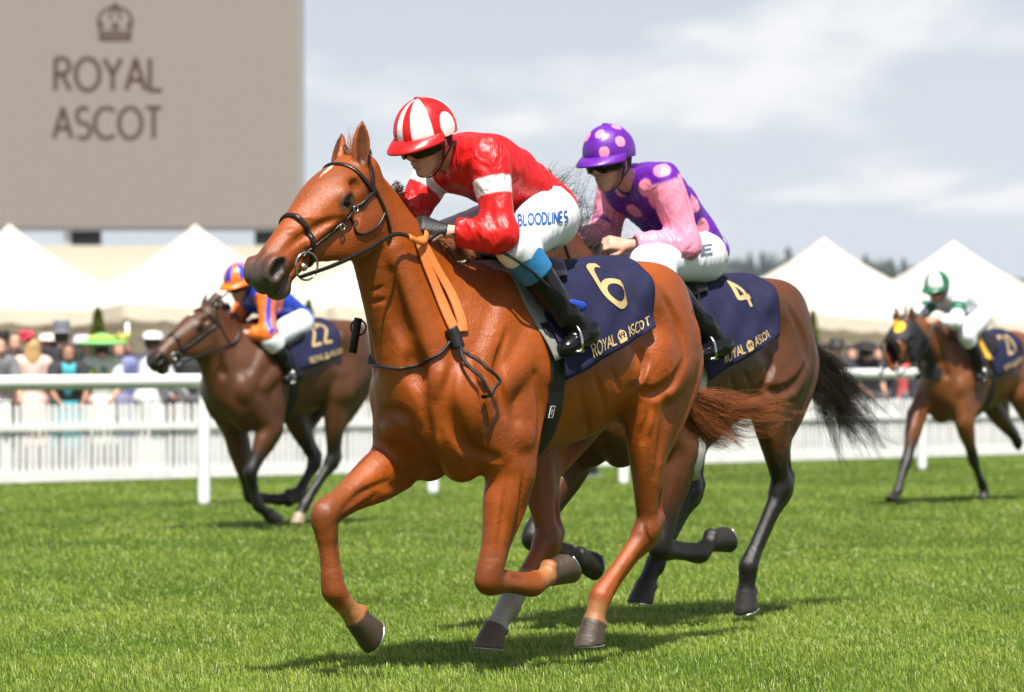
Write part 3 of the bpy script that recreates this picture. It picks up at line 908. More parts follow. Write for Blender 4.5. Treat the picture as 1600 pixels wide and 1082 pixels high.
HS = 1.12
EARST = [(0, .030, .027), (.035, .036, .026), (.075, .035, .022), (.112, .025, .016), (.142, .010, .008), (.154, .004, .004)]
def ear_hollow(B, dv, face, wv, st, grow=0.0):
    return Sweep([[*(B+dv*(q+.004)+face*b*.95), max(a-.011, .004)+grow, max(b*.72, .004)+grow] for q, a, b in st[:5]], wv)
def add_head(F, O, M, ear_dirs, fine=True):
    """Head from the poll; M rows = along the face, dorsal, left."""
    O = np.asarray(O, float)
    T = lambda a, b, c=0.0: O + HS*(a*M[0] + b*M[1] + c*M[2])
    S = lambda a, b, c, rw, rn: [*T(a, b, c), rw*HS, rn*HS]
    left = M[2]
    # skull and face
    F.add(Sweep([S(-.02, -.075, 0, .066, .066), S(.07, -.062, 0, .092, .080), S(.16, -.056, 0, .106, .086), S(.25, -.060, 0, .088, .080),
                 S(.36, -.064, 0, .062, .064), S(.46, -.070, 0, .054, .058), S(.53, -.076, 0, .056, .056), S(.565, -.082, 0, .056, .050)], left), .03)
    # flat nasal bone
    F.add(Sweep([S(.10, -.020, 0, .060, .026), S(.22, -.016, 0, .052, .026), S(.36, -.024, 0, .036, .024), S(.49, -.038, 0, .030, .022)], left), .04)
    for e in (-1, 1):
        # cheek plate of the jaw
        F.add(Sweep([S(.03, -.14, e*.050, .030, .065), S(.09, -.180, e*.058, .030, .098), S(.17, -.186, e*.056, .028, .096), S(.27, -.158, e*.043, .025, .064),
                     S(.37, -.130, e*.026, .022, .036), S(.46, -.126, e*.018, .020, .028)], left), .028)
        F.add(Sweep([S(.22, -.078, e*.084, .011, .012), S(.30, -.086, e*.070, .010, .011), S(.38, -.088, e*.056, .008, .009)], left), .024)   # facial crest
        # brow and eye socket
        F.add(Ball(T(.172, -.030, e*.080), (.046, .026, .024), M), .022)
        F.add(Ball(T(.200, -.088, e*.080), (.036, .014, .018), M), .020)
        F.sub(Ball(T(.182, -.056, e*.108), (.030, .017, .018), M), .008)
        F.add(Sweep([S(.148, -.044, e*.094, .008, .0065), S(.172, -.034, e*.103, .008, .0065), S(.198, -.042, e*.101, .008, .006), S(.216, -.060, e*.092, .007, .006)], left), .008)
        F.add(Sweep([S(.150, -.058, e*.094, .007, .005), S(.180, -.075, e*.100, .007, .005), S(.216, -.064, e*.092, .007, .005)], left), .007)
        F.sub(Ball(T(.115, -.045, e*.084), (.030, .022, .012), M), .03)                                                                   # hollow above the eye
        # nostril
        F.add(Ball(T(.545, -.062, e*.042), (.055, .046, .032), M), .02)
        F.sub(Sweep([S(.510, -.050, e*.080, .013, .010), S(.540, -.056, e*.080, .026, .021), S(.572, -.068, e*.072, .024, .020)], left), .008)
        F.add(Sweep([S(.505, -.048, e*.062, .009, .008), S(.540, -.028, e*.060, .010, .009), S(.580, -.042, e*.050, .010, .009), S(.598, -.066, e*.046, .010, .010), S(.582, -.094, e*.052, .010, .009), S(.545, -.088, e*.064, .009, .008)], left), .010)
    # lips and chin
    F.add(Ball(T(.575, -.108, 0), (.036, .036, .048), M), .024)
    F.add(Sweep([S(.46, -.120, 0, .042, .030), S(.52, -.138, 0, .040, .028), S(.556, -.152, 0, .040, .026)], left), .022)
    F.add(Ball(T(.530, -.166, 0), (.040, .028, .034), M), .018)
    F.sub(Sweep([S(.440, -.108, .065, .025, .004), S(.51, -.118, .065, .035, .005), S(.57, -.136, .055, .045, .005), S(.61, -.142, .03, .05, .005)], left), .010)
    F.sub(Sweep([S(.440, -.108, -.065, .025, .004), S(.51, -.118, -.065, .035, .005), S(.57, -.136, -.055, .045, .005), S(.61, -.142, -.03, .05, .005)], left), .010)
    # ears: hollow, turned by their own direction
    for e, (dv, face) in zip((1, -1), ear_dirs):
        dv = unit(dv); face = unit(np.asarray(face, float) - dv*(np.asarray(face, float) @ dv)); wv = np.cross(dv, face)
        B = T(.005, -.012, e*.054)
        st = EARST
        F.add(Sweep([[*(B+dv*q), a, b] for q, a, b in st], wv), .014)
        F.sub(ear_hollow(B, dv, face, wv, st), .006)

def muscles(F, H):
    d = V3(H.get('du', 0), 0, H.get('dz', 0))
    for e in (1, -1):
        q = lambda u, s_, z: V3(u, e*s_, z) + d
        leg = next(a for a in H['fore'] if a['el'][1]*e > 0); hl = next(a for a in H['hind'] if a['hp'][1]*e > 0)
        el, st, hk = np.asarray(leg['el'], float), np.asarray(hl['st'], float), np.asarray(hl['hk'], float)
        # breast
        F.add(Sweep([[*q(.655, .10, 1.10), .10, .10], [*q(.60, .105, .93), .105, .11], [*q(.50, .09, .80), .085, .09]]), .035)
        F.add(Ball(q(.615, .185, 1.06), (.095, .072, .12)), .03)
        # shoulder: neck strap muscle, blade, triceps
        F.add(Sweep([[*q(.84, .070, 1.60), .030, .05], [*q(.75, .105, 1.38), .040, .06], [*q(.67, .155, 1.16), .040, .06]]), .03)
        F.sub(Sweep([[*q(.93, .085, 1.55), .016, .018], [*q(.845, .115, 1.34), .018, .022], [*q(.775, .115, 1.17), .020, .026]]), .03)
        F.add(Sweep([[*q(.28, .150, 1.50), .040, .055], [*q(.42, .205, 1.30), .045, .065], [*q(.56, .215, 1.10), .045, .06]]), .035)
        F.add(Sweep([[*q(.16, .185, 1.42), .040, .06], [*q(.28, .238, 1.22), .045, .075], [*q(.46, .235, 1.07), .045, .06]]), .03)
        tr = .5*(q(.34, .235, 1.02) + el)
        F.add(Sweep([[*q(.22, .235, 1.16), .045, .07], [*(tr*.5+q(.26, .24, 1.05)*.5), .055, .105], [*(el + V3(-.02, e*.035, .05)), .045, .07]]), .022)
        F.add(Sweep([[*q(.44, .225, 1.08), .045, .06], [*(tr + V3(.10, 0, .02)), .045, .065], [*(el + V3(.05, e*.03, .02)), .040, .05]]), .02)
        # flank, hip and croup
        F.sub(Ball(q(-.36, .335, 1.34), (.10, .045, .11)), .09)
        F.add(Ball(q(-.43, .205, 1.455), (.085, .06, .07)), .09)
        F.add(Ball(q(-.58, .125, 1.455), (.21, .125, .145)), .05)
        F.sub(Sweep([[*q(-.45, .0, 1.64), .012, .012], [*q(-.62, .0, 1.60), .016, .02], [*q(-.82, 0, 1.46), .014, .018]]), .04)
        # thigh: broad outer muscle with a crisp lower edge, hamstring behind
        F.add(Sweep([[*q(-.60, .205, 1.40), .06, .11], [*(.45*q(-.62, .24, 1.22)+.55*(st+V3(-.11, e*.03, .12))), .062, .13], [*(st + V3(-.07, e*.055, .04)), .050, .095]]), .014)
        F.add(Ball(st + V3(.015, e*.045, .05), (.085, .052, .115)), .014)
        F.add(Sweep([[*q(-.75, .120, 1.38), .075, .075], [*q(-.795, .150, 1.18), .072, .078], [*(.5*q(-.75, .165, 1.0)+.5*(.5*st+.5*hk+V3(-.10, 0, .12))), .055, .065], [*(.45*st+.55*hk+V3(-.05, 0, 0)), .028, .035]]), .022)
        F.sub(Sweep([[*q(-.73, .235, 1.38), .010, .012], [*q(-.775, .262, 1.20), .012, .014], [*q(-.70, .262, 1.04), .010, .012]]), .022)

def horse_prims(F, H):
    """Everything of the body into field F; H is the pose."""
    F.add(Sweep([[u, 0, z, rw, rn] for u, z, rn, rw in H['torso']]), .05)
    F.add(Sweep(H['neck'], H.get('neckw', (0, 1, 0))), .09)
    for a in H['fore']: add_fore(F, a, 1 if a['el'][1] > 0 else -1)
    for a in H['hind']: add_hind(F, a, 1 if a['hp'][1] > 0 else -1)
    muscles(F, H)
    for p, k in H.get('add', []): F.add(p, k)
    for p, k in H.get('sub', []): F.sub(p, k)
    add_head(F, H['poll'], H['M'], H['ears'])
    for p, k in H.get('post', []): F.add(p, k)

def horse_paint(H, legs, muzzle, hoof, knee=.0):
    """Coat markings: dark muzzle, eye rims and nostrils, black lower legs of a bay, hooves."""
    O, M = H['poll'], H['M']
    T = lambda a, b, c=0.0: O + HS*(a*M[0] + b*M[1] + c*M[2])
    r = []
    for e, (dv, face) in zip((1, -1), H['ears']):
        dv = unit(dv); face = unit(np.asarray(face, float) - dv*(np.asarray(face, float) @ dv))
        r.append((ear_hollow(T(.005, -.012, e*.054), dv, face, np.cross(dv, face), EARST, .003), np.array(H['coat'])*.28, .012))
    mz = np.array(muzzle)
    r.append((Ball(T(.60, -.10), (.125, .13, .13), M), mz*1.0, .13))
    for e in (1, -1):
        r.append((Ball(T(.55, -.058, e*.075), (.05, .036, .03), M), mz*.30, .02))
    r.append((Ball(T(.535, -.165), (.055, .034, .055), M), mz*2.6, .02))
    for e in (1, -1):
        r.append((Ball(T(.182, -.056, e*.10), (.045, .030, .04), M), mz*.8, .025))
    if legs is not None:
        for a in H['fore']:
            r.append((Sweep([[*(.45*a['el']+.55*a['kn']), .05, .05], [*(.15*a['el']+.85*a['kn']), .10, .10], [*a['kn'], .14, .14], [*a['fe'], .14, .14], [*a['co'], .14, .14]]), legs, .10))
        for a in H['hind']:
            r.append((Sweep([[*(.40*a['st']+.60*a['hk']), .06, .06], [*(.1*a['st']+.9*a['hk']), .11, .11], [*a['hk'], .15, .15], [*a['fe'], .14, .14], [*a['co'], .14, .14]]), legs, .10))
    for a in H['fore'] + H['hind']:
        r.append((Grow(hoof_shape(a['co'], a['so'], V3(0, 1, 0)), .006), hoof, .005))
    return r

def coat_material(name, rough=.37, bump=.15):
    m, n, l, p = new_mat(name)
    a = n.new("ShaderNodeAttribute"); a.attribute_name = "Col"
    tc = n.new("ShaderNodeTexCoord")
    t1 = n.new("ShaderNodeTexNoise"); t1.inputs['Scale'].default_value = 5.0; t1.inputs['Detail'].default_value = 6
    mp = n.new("ShaderNodeMapping"); mp.inputs['Scale'].default_value = (60, 160, 60)
    t2 = n.new("ShaderNodeTexNoise"); t2.inputs['Scale'].default_value = 3.0; t2.inputs['Detail'].default_value = 3
    l.new(tc.outputs['Object'], t1.inputs['Vector']); l.new(tc.outputs['Object'], mp.inputs['Vector']); l.new(mp.outputs['Vector'], t2.inputs['Vector'])
    mr = n.new("ShaderNodeMapRange"); mr.inputs['From Min'].default_value = .3; mr.inputs['From Max'].default_value = .7
    mr.inputs['To Min'].default_value = .72; mr.inputs['To Max'].default_value = 1.25
    l.new(t1.outputs['Fac'], mr.inputs['Value'])
    mr2 = n.new("ShaderNodeMapRange"); mr2.inputs['From Min'].default_value = .3; mr2.inputs['From Max'].default_value = .7
    mr2.inputs['To Min'].default_value = .78; mr2.inputs['To Max'].default_value = 1.2
    l.new(t2.outputs['Fac'], mr2.inputs['Value'])
    mu = n.new("ShaderNodeMath"); mu.operation = 'MULTIPLY'; l.new(mr.outputs[0], mu.inputs[0]); l.new(mr2.outputs[0], mu.inputs[1])
    mx = n.new("ShaderNodeMix"); mx.data_type = 'RGBA'; mx.blend_type = 'MULTIPLY'; mx.inputs['Factor'].default_value = 1
    l.new(a.outputs['Color'], mx.inputs['A']); l.new(mu.outputs[0], mx.inputs['B']); l.new(mx.outputs['Result'], p.inputs['Base Color'])
    p.inputs['Roughness'].default_value = rough
    p.inputs['Specular IOR Level'].default_value = .5
        # veins and fine hair relief
    t3 = n.new("ShaderNodeTexNoise"); t3.inputs['Scale'].default_value = 14; t3.inputs['Detail'].default_value = 5; t3.inputs['Distortion'].default_value = 1.2
    l.new(tc.outputs['Object'], t3.inputs['Vector'])
    tv = n.new("ShaderNodeTexNoise"); tv.inputs['Scale'].default_value = 4.2; tv.inputs['Detail'].default_value = 3; tv.inputs['Distortion'].default_value = .8
    l.new(tc.outputs['Object'], tv.inputs['Vector'])
    vs = n.new("ShaderNodeMath"); vs.operation = 'SUBTRACT'; vs.inputs[1].default_value = .5; l.new(tv.outputs['Fac'], vs.inputs[0])
    va = n.new("ShaderNodeMath"); va.operation = 'ABSOLUTE'; l.new(vs.outputs[0], va.inputs[0])
    vr = n.new("ShaderNodeMapRange"); vr.interpolation_type = 'SMOOTHSTEP'; vr.inputs['From Min'].default_value = 0; vr.inputs['From Max'].default_value = .022
    vr.inputs['To Min'].default_value = 1; vr.inputs['To Max'].default_value = 0; l.new(va.outputs[0], vr.inputs['Value'])
    b0 = n.new("ShaderNodeBump"); b0.inputs['Strength'].default_value = .09; b0.inputs['Distance'].default_value = .012; l.new(vr.outputs[0], b0.inputs['Height'])
    b1 = n.new("ShaderNodeBump"); b1.inputs['Strength'].default_value = bump; b1.inputs['Distance'].default_value = .02
    l.new(t3.outputs['Fac'], b1.inputs['Height']); l.new(b0.outputs['Normal'], b1.inputs['Normal'])
    b2 = n.new("ShaderNodeBump"); b2.inputs['Strength'].default_value = .7; b2.inputs['Distance'].default_value = .003
    l.new(t2.outputs['Fac'], b2.inputs['Height']); l.new(b1.outputs['Normal'], b2.inputs['Normal'])
    l.new(b2.outputs['Normal'], p.inputs['Normal'])
    return m

M_COAT = coat_material("horse_coat")
M_EYE = mat("horse_eye", (.006, .003, .002), .08, spec=.35)
M_HAIR = mat("horse_hair", (1, 1, 1), .42, attr=True, spec=.45, noise=.25, nscale=60)

def build_horse(name, fr, H, h, label, group=None):
    lo = np.array(H.get('lo', (-1.12, -.40, -.01))); hi = np.array(H.get('hi', (1.55, .42, 2.18)))
    F = Field(lo, hi, h)
    horse_prims(F, H)
    if 'sculpt' in H: H['sculpt'](F, fr)
    V, Q = F.surface()
    V = relax(V, Q, H.get('relax', 3), .5)
    C = paint(V, H['coat'], H['paint'])
    root = empty(name, tuple(fr.O), fr.rotz)
    tag(root, label, 'horse', group)
    obj('body', mesh('horse_body', V, Q, M_COAT, True, C), root)
    T = lambda a, b, c: np.asarray(H['poll']) + HS*(a*H['M'][0] + b*H['M'][1] + c*H['M'][2])
    for e in (1, -1):
        MB().sphere(T(.182, -.057, e*.0835), .0295, 20, 12).build('eye', M_EYE, root)
    return root, F

# ---------------------------------------------------------------- laying things on a body surface
class Skin:
    """Distance and gradient of a finished field, for straps and cloths that lie on it."""
    def __init__(s, F): s.F = F; s.lo = np.array([a[0] for a in F.ax]); s.n = np.array(F.d.shape)
    def d(s, p):
        q = np.clip((np.atleast_2d(p) - s.lo)/s.F.h, 0, s.n - 1.001)
        i = q.astype(int); f = q - i; out = 0
        for a in (0, 1):
            for b in (0, 1):
                for c in (0, 1):
                    w = (f[:, 0] if a else 1-f[:, 0])*(f[:, 1] if b else 1-f[:, 1])*(f[:, 2] if c else 1-f[:, 2])
                    out = out + w*s.F.d[i[:, 0]+a, i[:, 1]+b, i[:, 2]+c]
        return out
    def grad(s, p):
        p = np.atleast_2d(p); e = s.F.h*1.5; g = []
        for k in range(3):
            o = np.zeros(3); o[k] = e; g.append(s.d(p+o) - s.d(p-o))
        g = np.stack(g, 1); return g/(np.linalg.norm(g, axis=1)[:, None] + 1e-9)
    def hit(s, fr, px, py, off=0.0):
        """Where the line of sight through a picture point first meets the surface, in the frame's axes."""
        d = V3((px-800)/4600, 1, (598-py)/4600); C = V3(0, 0, EYE) - fr.O
        loc = lambda v: np.array([v @ fr.h, v @ fr.l, v[2]])
        c, d = loc(C), loc(d)
        y = fr.O[1]
        t = np.arange(y - 1.9, y + 1.9, s.F.h*.5)
        p = c + t[:, None]*d
        ok = np.all((p > s.lo) & (p < s.lo + (s.n-1)*s.F.h), axis=1)
        v = np.where(ok, s.d(p), 1.0)
        k = int(np.argmax(v < off))
        return p[k] if v[k] < off else None
    def hits(s, fr, pts, off=0.0):
        q = [s.hit(fr, a, b, off) for a, b in pts]
        return [p for p in q if p is not None]
    def snap(s, p, off=0.0, it=14, only_out=False):
        p = np.atleast_2d(np.array(p, float)).copy()
        for _ in range(it):
            d = s.d(p); step = np.clip(d - off, -.03, .03)
            if only_out: step = np.minimum(step, 0)
            p -= s.grad(p)*step[:, None]*.8
        return p

def strap(mb, skin, pts, width, thick=.004, off=.003, n=8, snap=True, col=None, closed=False):
    """Flat leather strap along pts, lying on the skin."""
    q = spline(pts, n)
    if snap: q = skin.snap(q, off)
    t = np.gradient(q, axis=0); t /= np.linalg.norm(t, axis=1)[:, None] + 1e-9
    for _ in range(2): q[1:-1] = .5*q[1:-1] + .25*(q[:-2] + q[2:])
    if snap: q = skin.snap(q, off, 4)
    g = skin.grad(q); w = np.cross(t, g)
    w /= np.linalg.norm(w, axis=1)[:, None] + 1e-9
    mb.tube(q, width/2, 8, col, flat=thick/width*2, wdir=w)
    return q

def sculptor(grooves, bulges):
    """Muscle lines and swellings drawn on the finished shape, given where they show."""
    def go(F, fr):
        sk = Skin(F)
        G = [(sk.hits(fr, g[2:]), g[0], g[1]) for g in grooves]
        B = []
        for px, py, r, k in bulges:
            p = sk.hit(fr, px, py)
            if p is not None: B.append((p, sk.grad(p)[0], r, k))
        for p, n, r, k in B:
            A = axes_from(n, (0.05, 0.02, 1)); r = np.broadcast_to(np.asarray(r, float), (3,))
            F.add(Ball(p - n*r[0]*.52, r, A), k)
        for pts, r, k in G:
            if len(pts) > 1:
                w = np.linspace(-1, 1, 5 if len(pts) > 2 else 2)
                r = r*1.55; k = k*.75; st = np.array([[*p, r, r] for p in pts]); st[0, 3:] *= .5; st[-1, 3:] *= .5
                sd = sk.grad(st[:, :3]); st[:, :3] += sd*r*.38
                F.sub(Sweep(st), k)
    return go

def gallop_pose(fr, fore, hind, poll, face, ears, neck, coat, legs, muzzle=(.02, .014, .012), torso=None, neckw=(.1, .99, 0)):
    """A pose from the joints: fore/hind lists of dicts of points in the horse's axes."""
    H = dict(torso=torso or HL['torso'], fore=fore, hind=hind, poll=np.asarray(poll, float), M=head_matrix(face), ears=ears, neck=neck, neckw=neckw, coat=coat)
    H['paint'] = horse_paint(H, legs=legs, muzzle=muzzle, hoof=(.02, .016, .014))
    return H
FL = Frame(0.08, 11.9, 47)
P = FL.P
def lead_pose():
    H = {}
    H['torso'] = [(.50, 1.06, .26, .215), (.40, 1.13, .385, .25), (.24, 1.17, .415, .275), (.04, 1.195, .385, .30), (-.16, 1.215, .365, .31),
                  (-.34, 1.26, .335, .295), (-.50, 1.315, .295, .275), (-.63, 1.31, .24, .25), (-.715, 1.27, .175, .19)]
    H['neck'] = [[.42, 0, 1.20, .20, .31], [.56, -.005, 1.30, .17, .275], [.69, -.01, 1.46, .130, .215], [.815, -.012, 1.63, .100, .165], [.905, -.012, 1.75, .086, .140], [.985, -.012, 1.85, .076, .110]]
    H['neckw'] = (0.15, .985, 0)
    H['poll'] = V3(1.022, -.005, 1.952)
    H['M'] = head_matrix((.775, .03, -.61))
    H['ears'] = [((-.02, .04, 1), (.45, .85, -.05)), ((-.40, -.30, .62), (.6, -.3, .4))]
    fr = dict(sh=(.60, -.175, 1.04), el=P(622, 722, -.19), kn=P(507, 803, -.16), fe=P(521, 924, -.14), co=P(557, 967, -.14), so=P(584, 990, -.14))
    fl = dict(sh=(.58, .175, 1.04), el=P(800, 735, .19), kn=P(762, 908, .17), fe=P(832, 915, .15), co=P(860, 897, .14), so=P(888, 882, .14))
    H['fore'] = [fr, fl]
    hl = dict(hp=V3(-.52, .17, 1.33), st=P(1005, 610, .21), hk=P(1012, 828, .15), fe=P(938, 932, .13), co=P(927, 975, .13), so=P(924, 1008, .13))
    hr = dict(hp=V3(-.52, -.17, 1.33), st=V3(-.18, -.19, 1.00), hk=P(856, 846, -.13), fe=P(795, 945, -.12), co=P(773, 982, -.12), so=P(766, 1014, -.12))
    H['hind'] = [hl, hr]
    g = lambda r, k, *p: (r, k) + p
    GR = [
        g(.030, .030, (642, 545), (648, 578), (660, 618)), g(.016, .022, (660, 618), (668, 660), (676, 705), (690, 745)),
        g(.022, .030, (580, 655), (604, 640), (628, 648), (652, 668)), g(.014, .02, (640, 662), (660, 700), (684, 730)),
        g(.016, .022, (836, 585), (846, 640), (840, 700)), g(.018, .028, (706, 575), (700, 622), (712, 672), (742, 706), (778, 716)),
        g(.014, .025, (792, 520), (776, 580), (788, 650)), g(.018, .022, (978, 520), (1003, 556), (992, 604)),
        g(.022, .020, (982, 606), (1018, 616), (1050, 600), (1068, 566)), g(.016, .022, (1030, 452), (1060, 510), (1071, 560)),
        g(.016, .02, (1016, 628), (1003, 690)), g(.014, .02, (1042, 622), (1032, 690), (1024, 745)), g(.022, .03, (612, 425), (622, 500), (640, 545)),
        g(.010, .014, (792, 752), (784, 820), (776, 872)), g(.010, .014, (818, 740), (806, 820), (792, 872)), g(.013, .014, (604, 752), (565, 772), (535, 796)),
        g(.008, .012, (1004, 800), (1012, 850)), g(.010, .014, (442, 396), (470, 372), (505, 350), (535, 340)), g(.008, .012, (556, 440), (575, 456), (600, 448)),
        g(.008, .012, (558, 458), (578, 474), (602, 468)), g(.016, .03, (560, 300), (556, 330), (548, 352)),
        g(.010, .02, (905, 610), (915, 650), (920, 680)), g(.010, .02, (930, 590), (942, 625), (945, 650)), g(.010, .02, (955, 580), (968, 608)),
        g(.012, .02, (745, 560), (752, 620), (760, 668)), g(.014, .025, (960, 430), (985, 480), (1002, 530)),
    ]
    BU = [
        (578, 590, (.04, .05, .07), .02), (612, 674, (.04, .06, .045), .02), (682, 596, (.035, .05, .07), .025), (680, 692, (.03, .03, .05), .014),
        (815, 684, (.035, .07, .065), .02), (1035, 556, (.05, .08, .10), .03), (1000, 585, (.045, .06, .07), .02), (600, 770, (.03, .05, .03), .014),
        (750, 640, (.04, .06, .11), .03), (860, 560, (.03, .07, .1), .03), (1012, 660, (.03, .03, .06), .016), 
        (480, 340, (.010, .05, .012), .012), (452, 362, (.010, .03, .012), .012)]
    H['sculpt'] = sculptor(GR, BU); H['GR'], H['BU'] = GR, BU
    H['coat'] = (.275, .056, .0025)
    H['paint'] = horse_paint(H, legs=None, muzzle=(.062, .042, .034), hoof=(.035, .026, .02))
    T = lambda a, b, c: H['poll'] + HS*(a*H['M'][0] + b*H['M'][1] + c*H['M'][2])
    H['paint'] += [(Ball(T(.115, .01, .006), (.034, .03, .009), H['M']), (.75, .66, .58), .006),
                   (Sweep([[*T(.09, .02, .0), .006, .02], [*T(.15, .015, .006), .004, .02]], H['M'][2]), (.75, .66, .58), .006)]
    for a in H['fore']: H['paint'].insert(0, (Sweep([[*(.3*a['el']+.7*a['kn']), .09, .09], [*a['kn'], .1, .1], [*a['fe'], .1, .1]]), (.20, .046, .004), .12))
    for a in H['hind']: H['paint'].insert(0, (Sweep([[*(.5*a['st']+.5*a['hk']), .09, .09], [*a['hk'], .12, .12]]), (.19, .044, .004), .14))
    hr_ = H['hind'][1]
    H['paint'] += [(Sweep([[*(.80*hr_['fe']+.2*hr_['hk']), .09, .09], [*hr_['co'], .09, .09]]), (.36, .31, .28), .06),
                   (Grow(hoof_shape(hr_['co'], hr_['so'], V3(0, 1, 0)), .006), (.085, .052, .036), .005)]
    for a in H['fore'] + H['hind'][:1]:          # paler hair above the coronets
        H['paint'] += [(Sweep([[*(a['fe']*.4+a['co']*.6), .06, .06], [*(a['co']), .06, .06]]), (.36, .15, .05), .05),
                       (Grow(hoof_shape(a['co'], a['so'], V3(0, 1, 0)), .006), (.060, .040, .026), .005)]
    return H
HL = lead_pose()
lead, F_lead = build_horse('racehorse', FL, HL, .007, 'chestnut racehorse with white star and number six cloth leading the field')
SK = Skin(F_lead)

def horseshoes(root, H):
    for a in H['fore'] + H['hind']:
        t, w, bk = limb_axes(a['co'], a['so'], V3(0, 1, 0)); n_ = unit(t + bk*.18)
        u2 = unit(w - n_*(w @ n_)); v2 = np.cross(n_, u2)
        if v2 @ bk > 0: v2 = -v2
        c = a['so'] - bk*.010 + n_*.003
        arc_ = [c + u2*.050*math.sin(R(q)) + v2*.057*math.cos(R(q)) for q in np.linspace(-140, 140, 22)]
        MB().tube(arc_, .011, 6, flat=.35, wdir=np.array([p - c for p in arc_])).build('horseshoe', M_SHOE, root)
M_SHOE = mat("horseshoe_steel", (.5, .5, .5), .35, metal=.9)
horseshoes(lead, HL)

# ---------------------------------------------------------------- hair of the leading horse
def hair_locks(roots, ends, n, spread_r, spread_e, bend, seed, steps=12, wave=.01, locks=None):
    """Strands from a root line to an end line (both (k,3) polylines), gathered in locks that taper to their tips."""
    r_ = np.random.default_rng(seed); out = []
    R0, E0 = spline(roots, 12), spline(ends, 12)
    locks = locks or max(8, n//22)
    t = np.linspace(0, 1, steps)[:, None]
    for q in range(locks):
        a = r_.random(); b = np.clip(a + r_.normal(0, .12), 0, 1)
        p0 = R0[int(a*(len(R0)-1))] + r_.normal(0, spread_r, 3); p1 = E0[int(b*(len(E0)-1))] + r_.normal(0, spread_e, 3)
        p1 = p0 + (p1-p0)*r_.uniform(.6, 1.1); bq = np.asarray(bend)*r_.uniform(.5, 1.4)
        k = r_.uniform(.7, 1.8, 3); ph = r_.random(3)*6.28; L = np.linalg.norm(p1-p0); amp = wave*r_.uniform(.5, 1.5)
        base = p0 + (p1-p0)*t + bq*(4*t*(1-t)) + amp*t*np.sin(6.28*k*t + ph)
        w = r_.uniform(.5, 1.2)*min(.020, .05*L)
        for i in range(n//locks):
            o0 = r_.normal(0, spread_r*.7, 3); o1 = r_.normal(0, w, 3); cut = r_.uniform(.75, 1.05)
            f = base + o0*(1-t) + o1*np.sin(math.pi*np.clip(t*.85+.08, 0, 1))*1.0 + r_.normal(0, wave*.12, 3)*t
            m = max(4, int(round(steps*min(cut, 1))))
            out.append(f[:m] if r_.random() > .06 else f + r_.normal(0, wave*1.2, 3)*t*t)
    return out
def hair(name, parent, paths, rad, c0, c1, seed=1):
    r_ = np.random.default_rng(seed); t = r_.random((len(paths), 1))
    v, f, c = strands(paths, rad, np.array(c0)*(1-t) + np.array(c1)*t)
    return obj(name, mesh(name, v, f, M_HAIR, True, c), parent)

hA, hB = (.17, .042, .008), (.33, .11, .03)
hair('tail', lead, hair_locks([P(1062, 610, .0), P(1066, 640, .0)], [P(1255, 622, -.02), P(1235, 650, .0), P(1190, 672, .0), P(1150, 700, .0), P(1120, 705, 0)], 1700, .014, .030, (0, 0, -.03), 2, 18, .022), .0010, hA, hB)
TL = lambda a, b, c: HL['poll'] + HS*(a*HL['M'][0] + b*HL['M'][1] + c*HL['M'][2])
crest = [P(622, 285, -.0), P(638, 318, 0), P(655, 356, 0), P(690, 384, 0), P(730, 398, 0)]
mane_paths = hair_locks(crest, [p + V3(-.06, -.07, -.10) for p in crest], 520, .006, .02, (-.005, -.03, .012), 4, 9, .005, 260)
mane_paths += hair_locks([P(668, 372, 0), P(720, 398, 0)], [P(712, 418, .12), P(750, 414, .08)], 420, .012, .018, (-.01, .02, .035), 5, 10, .008)
hair('mane', lead, mane_paths, .0010, hA, hB, 3)
fl_paths = hair_locks([TL(-.01, .0, .02), TL(-.02, .0, -.02)], [TL(-.09, .03, .01), TL(-.13, -.02, -.03), TL(-.08, .07, -.0)], 60, .008, .028, (0, 0, .02), 6, 9, .006, 60)
hair('forelock', lead, fl_paths, .0009, hA, hB, 3)

# ---------------------------------------------------------------- tack
M_LEATHER = mat("dark_leather", (.012, .008, .007), .35, noise=.3, nscale=40, bump=.15, bscale=220)
M_RUBBER = mat("orange_rubber", (.62, .17, .035), .6, noise=.15, nscale=60, bump=.3, bscale=400)
M_STEEL = mat("bit_steel", (.55, .54, .52), .2, metal=1.0)
M_NAVY = mat("navy_cloth", (.011, .012, .042), .8, noise=.2, nscale=18, bump=.5, bscale=14, spec=.25)
M_GOLD = mat("gold_print", (.60, .43, .19), .42, metal=.3, noise=.12, nscale=30)
M_PAD = mat("grey_pad", (.20, .19, .18), .8, bump=.2, bscale=120)
M_BLACK = mat("black_webbing", (.008, .008, .010), .55, bump=.2, bscale=150)

def ring(mb, c, nrm, r, tr, n=28, m=7):
    A = axes_from(nrm, (0.3, 0.1, 1)); pts = [np.asarray(c) + r*(math.cos(a)*A[1] + math.sin(a)*A[2]) for a in np.linspace(0, 2*math.pi, n, endpoint=False)]
    return mb.tube(pts, tr, m, closed=True)

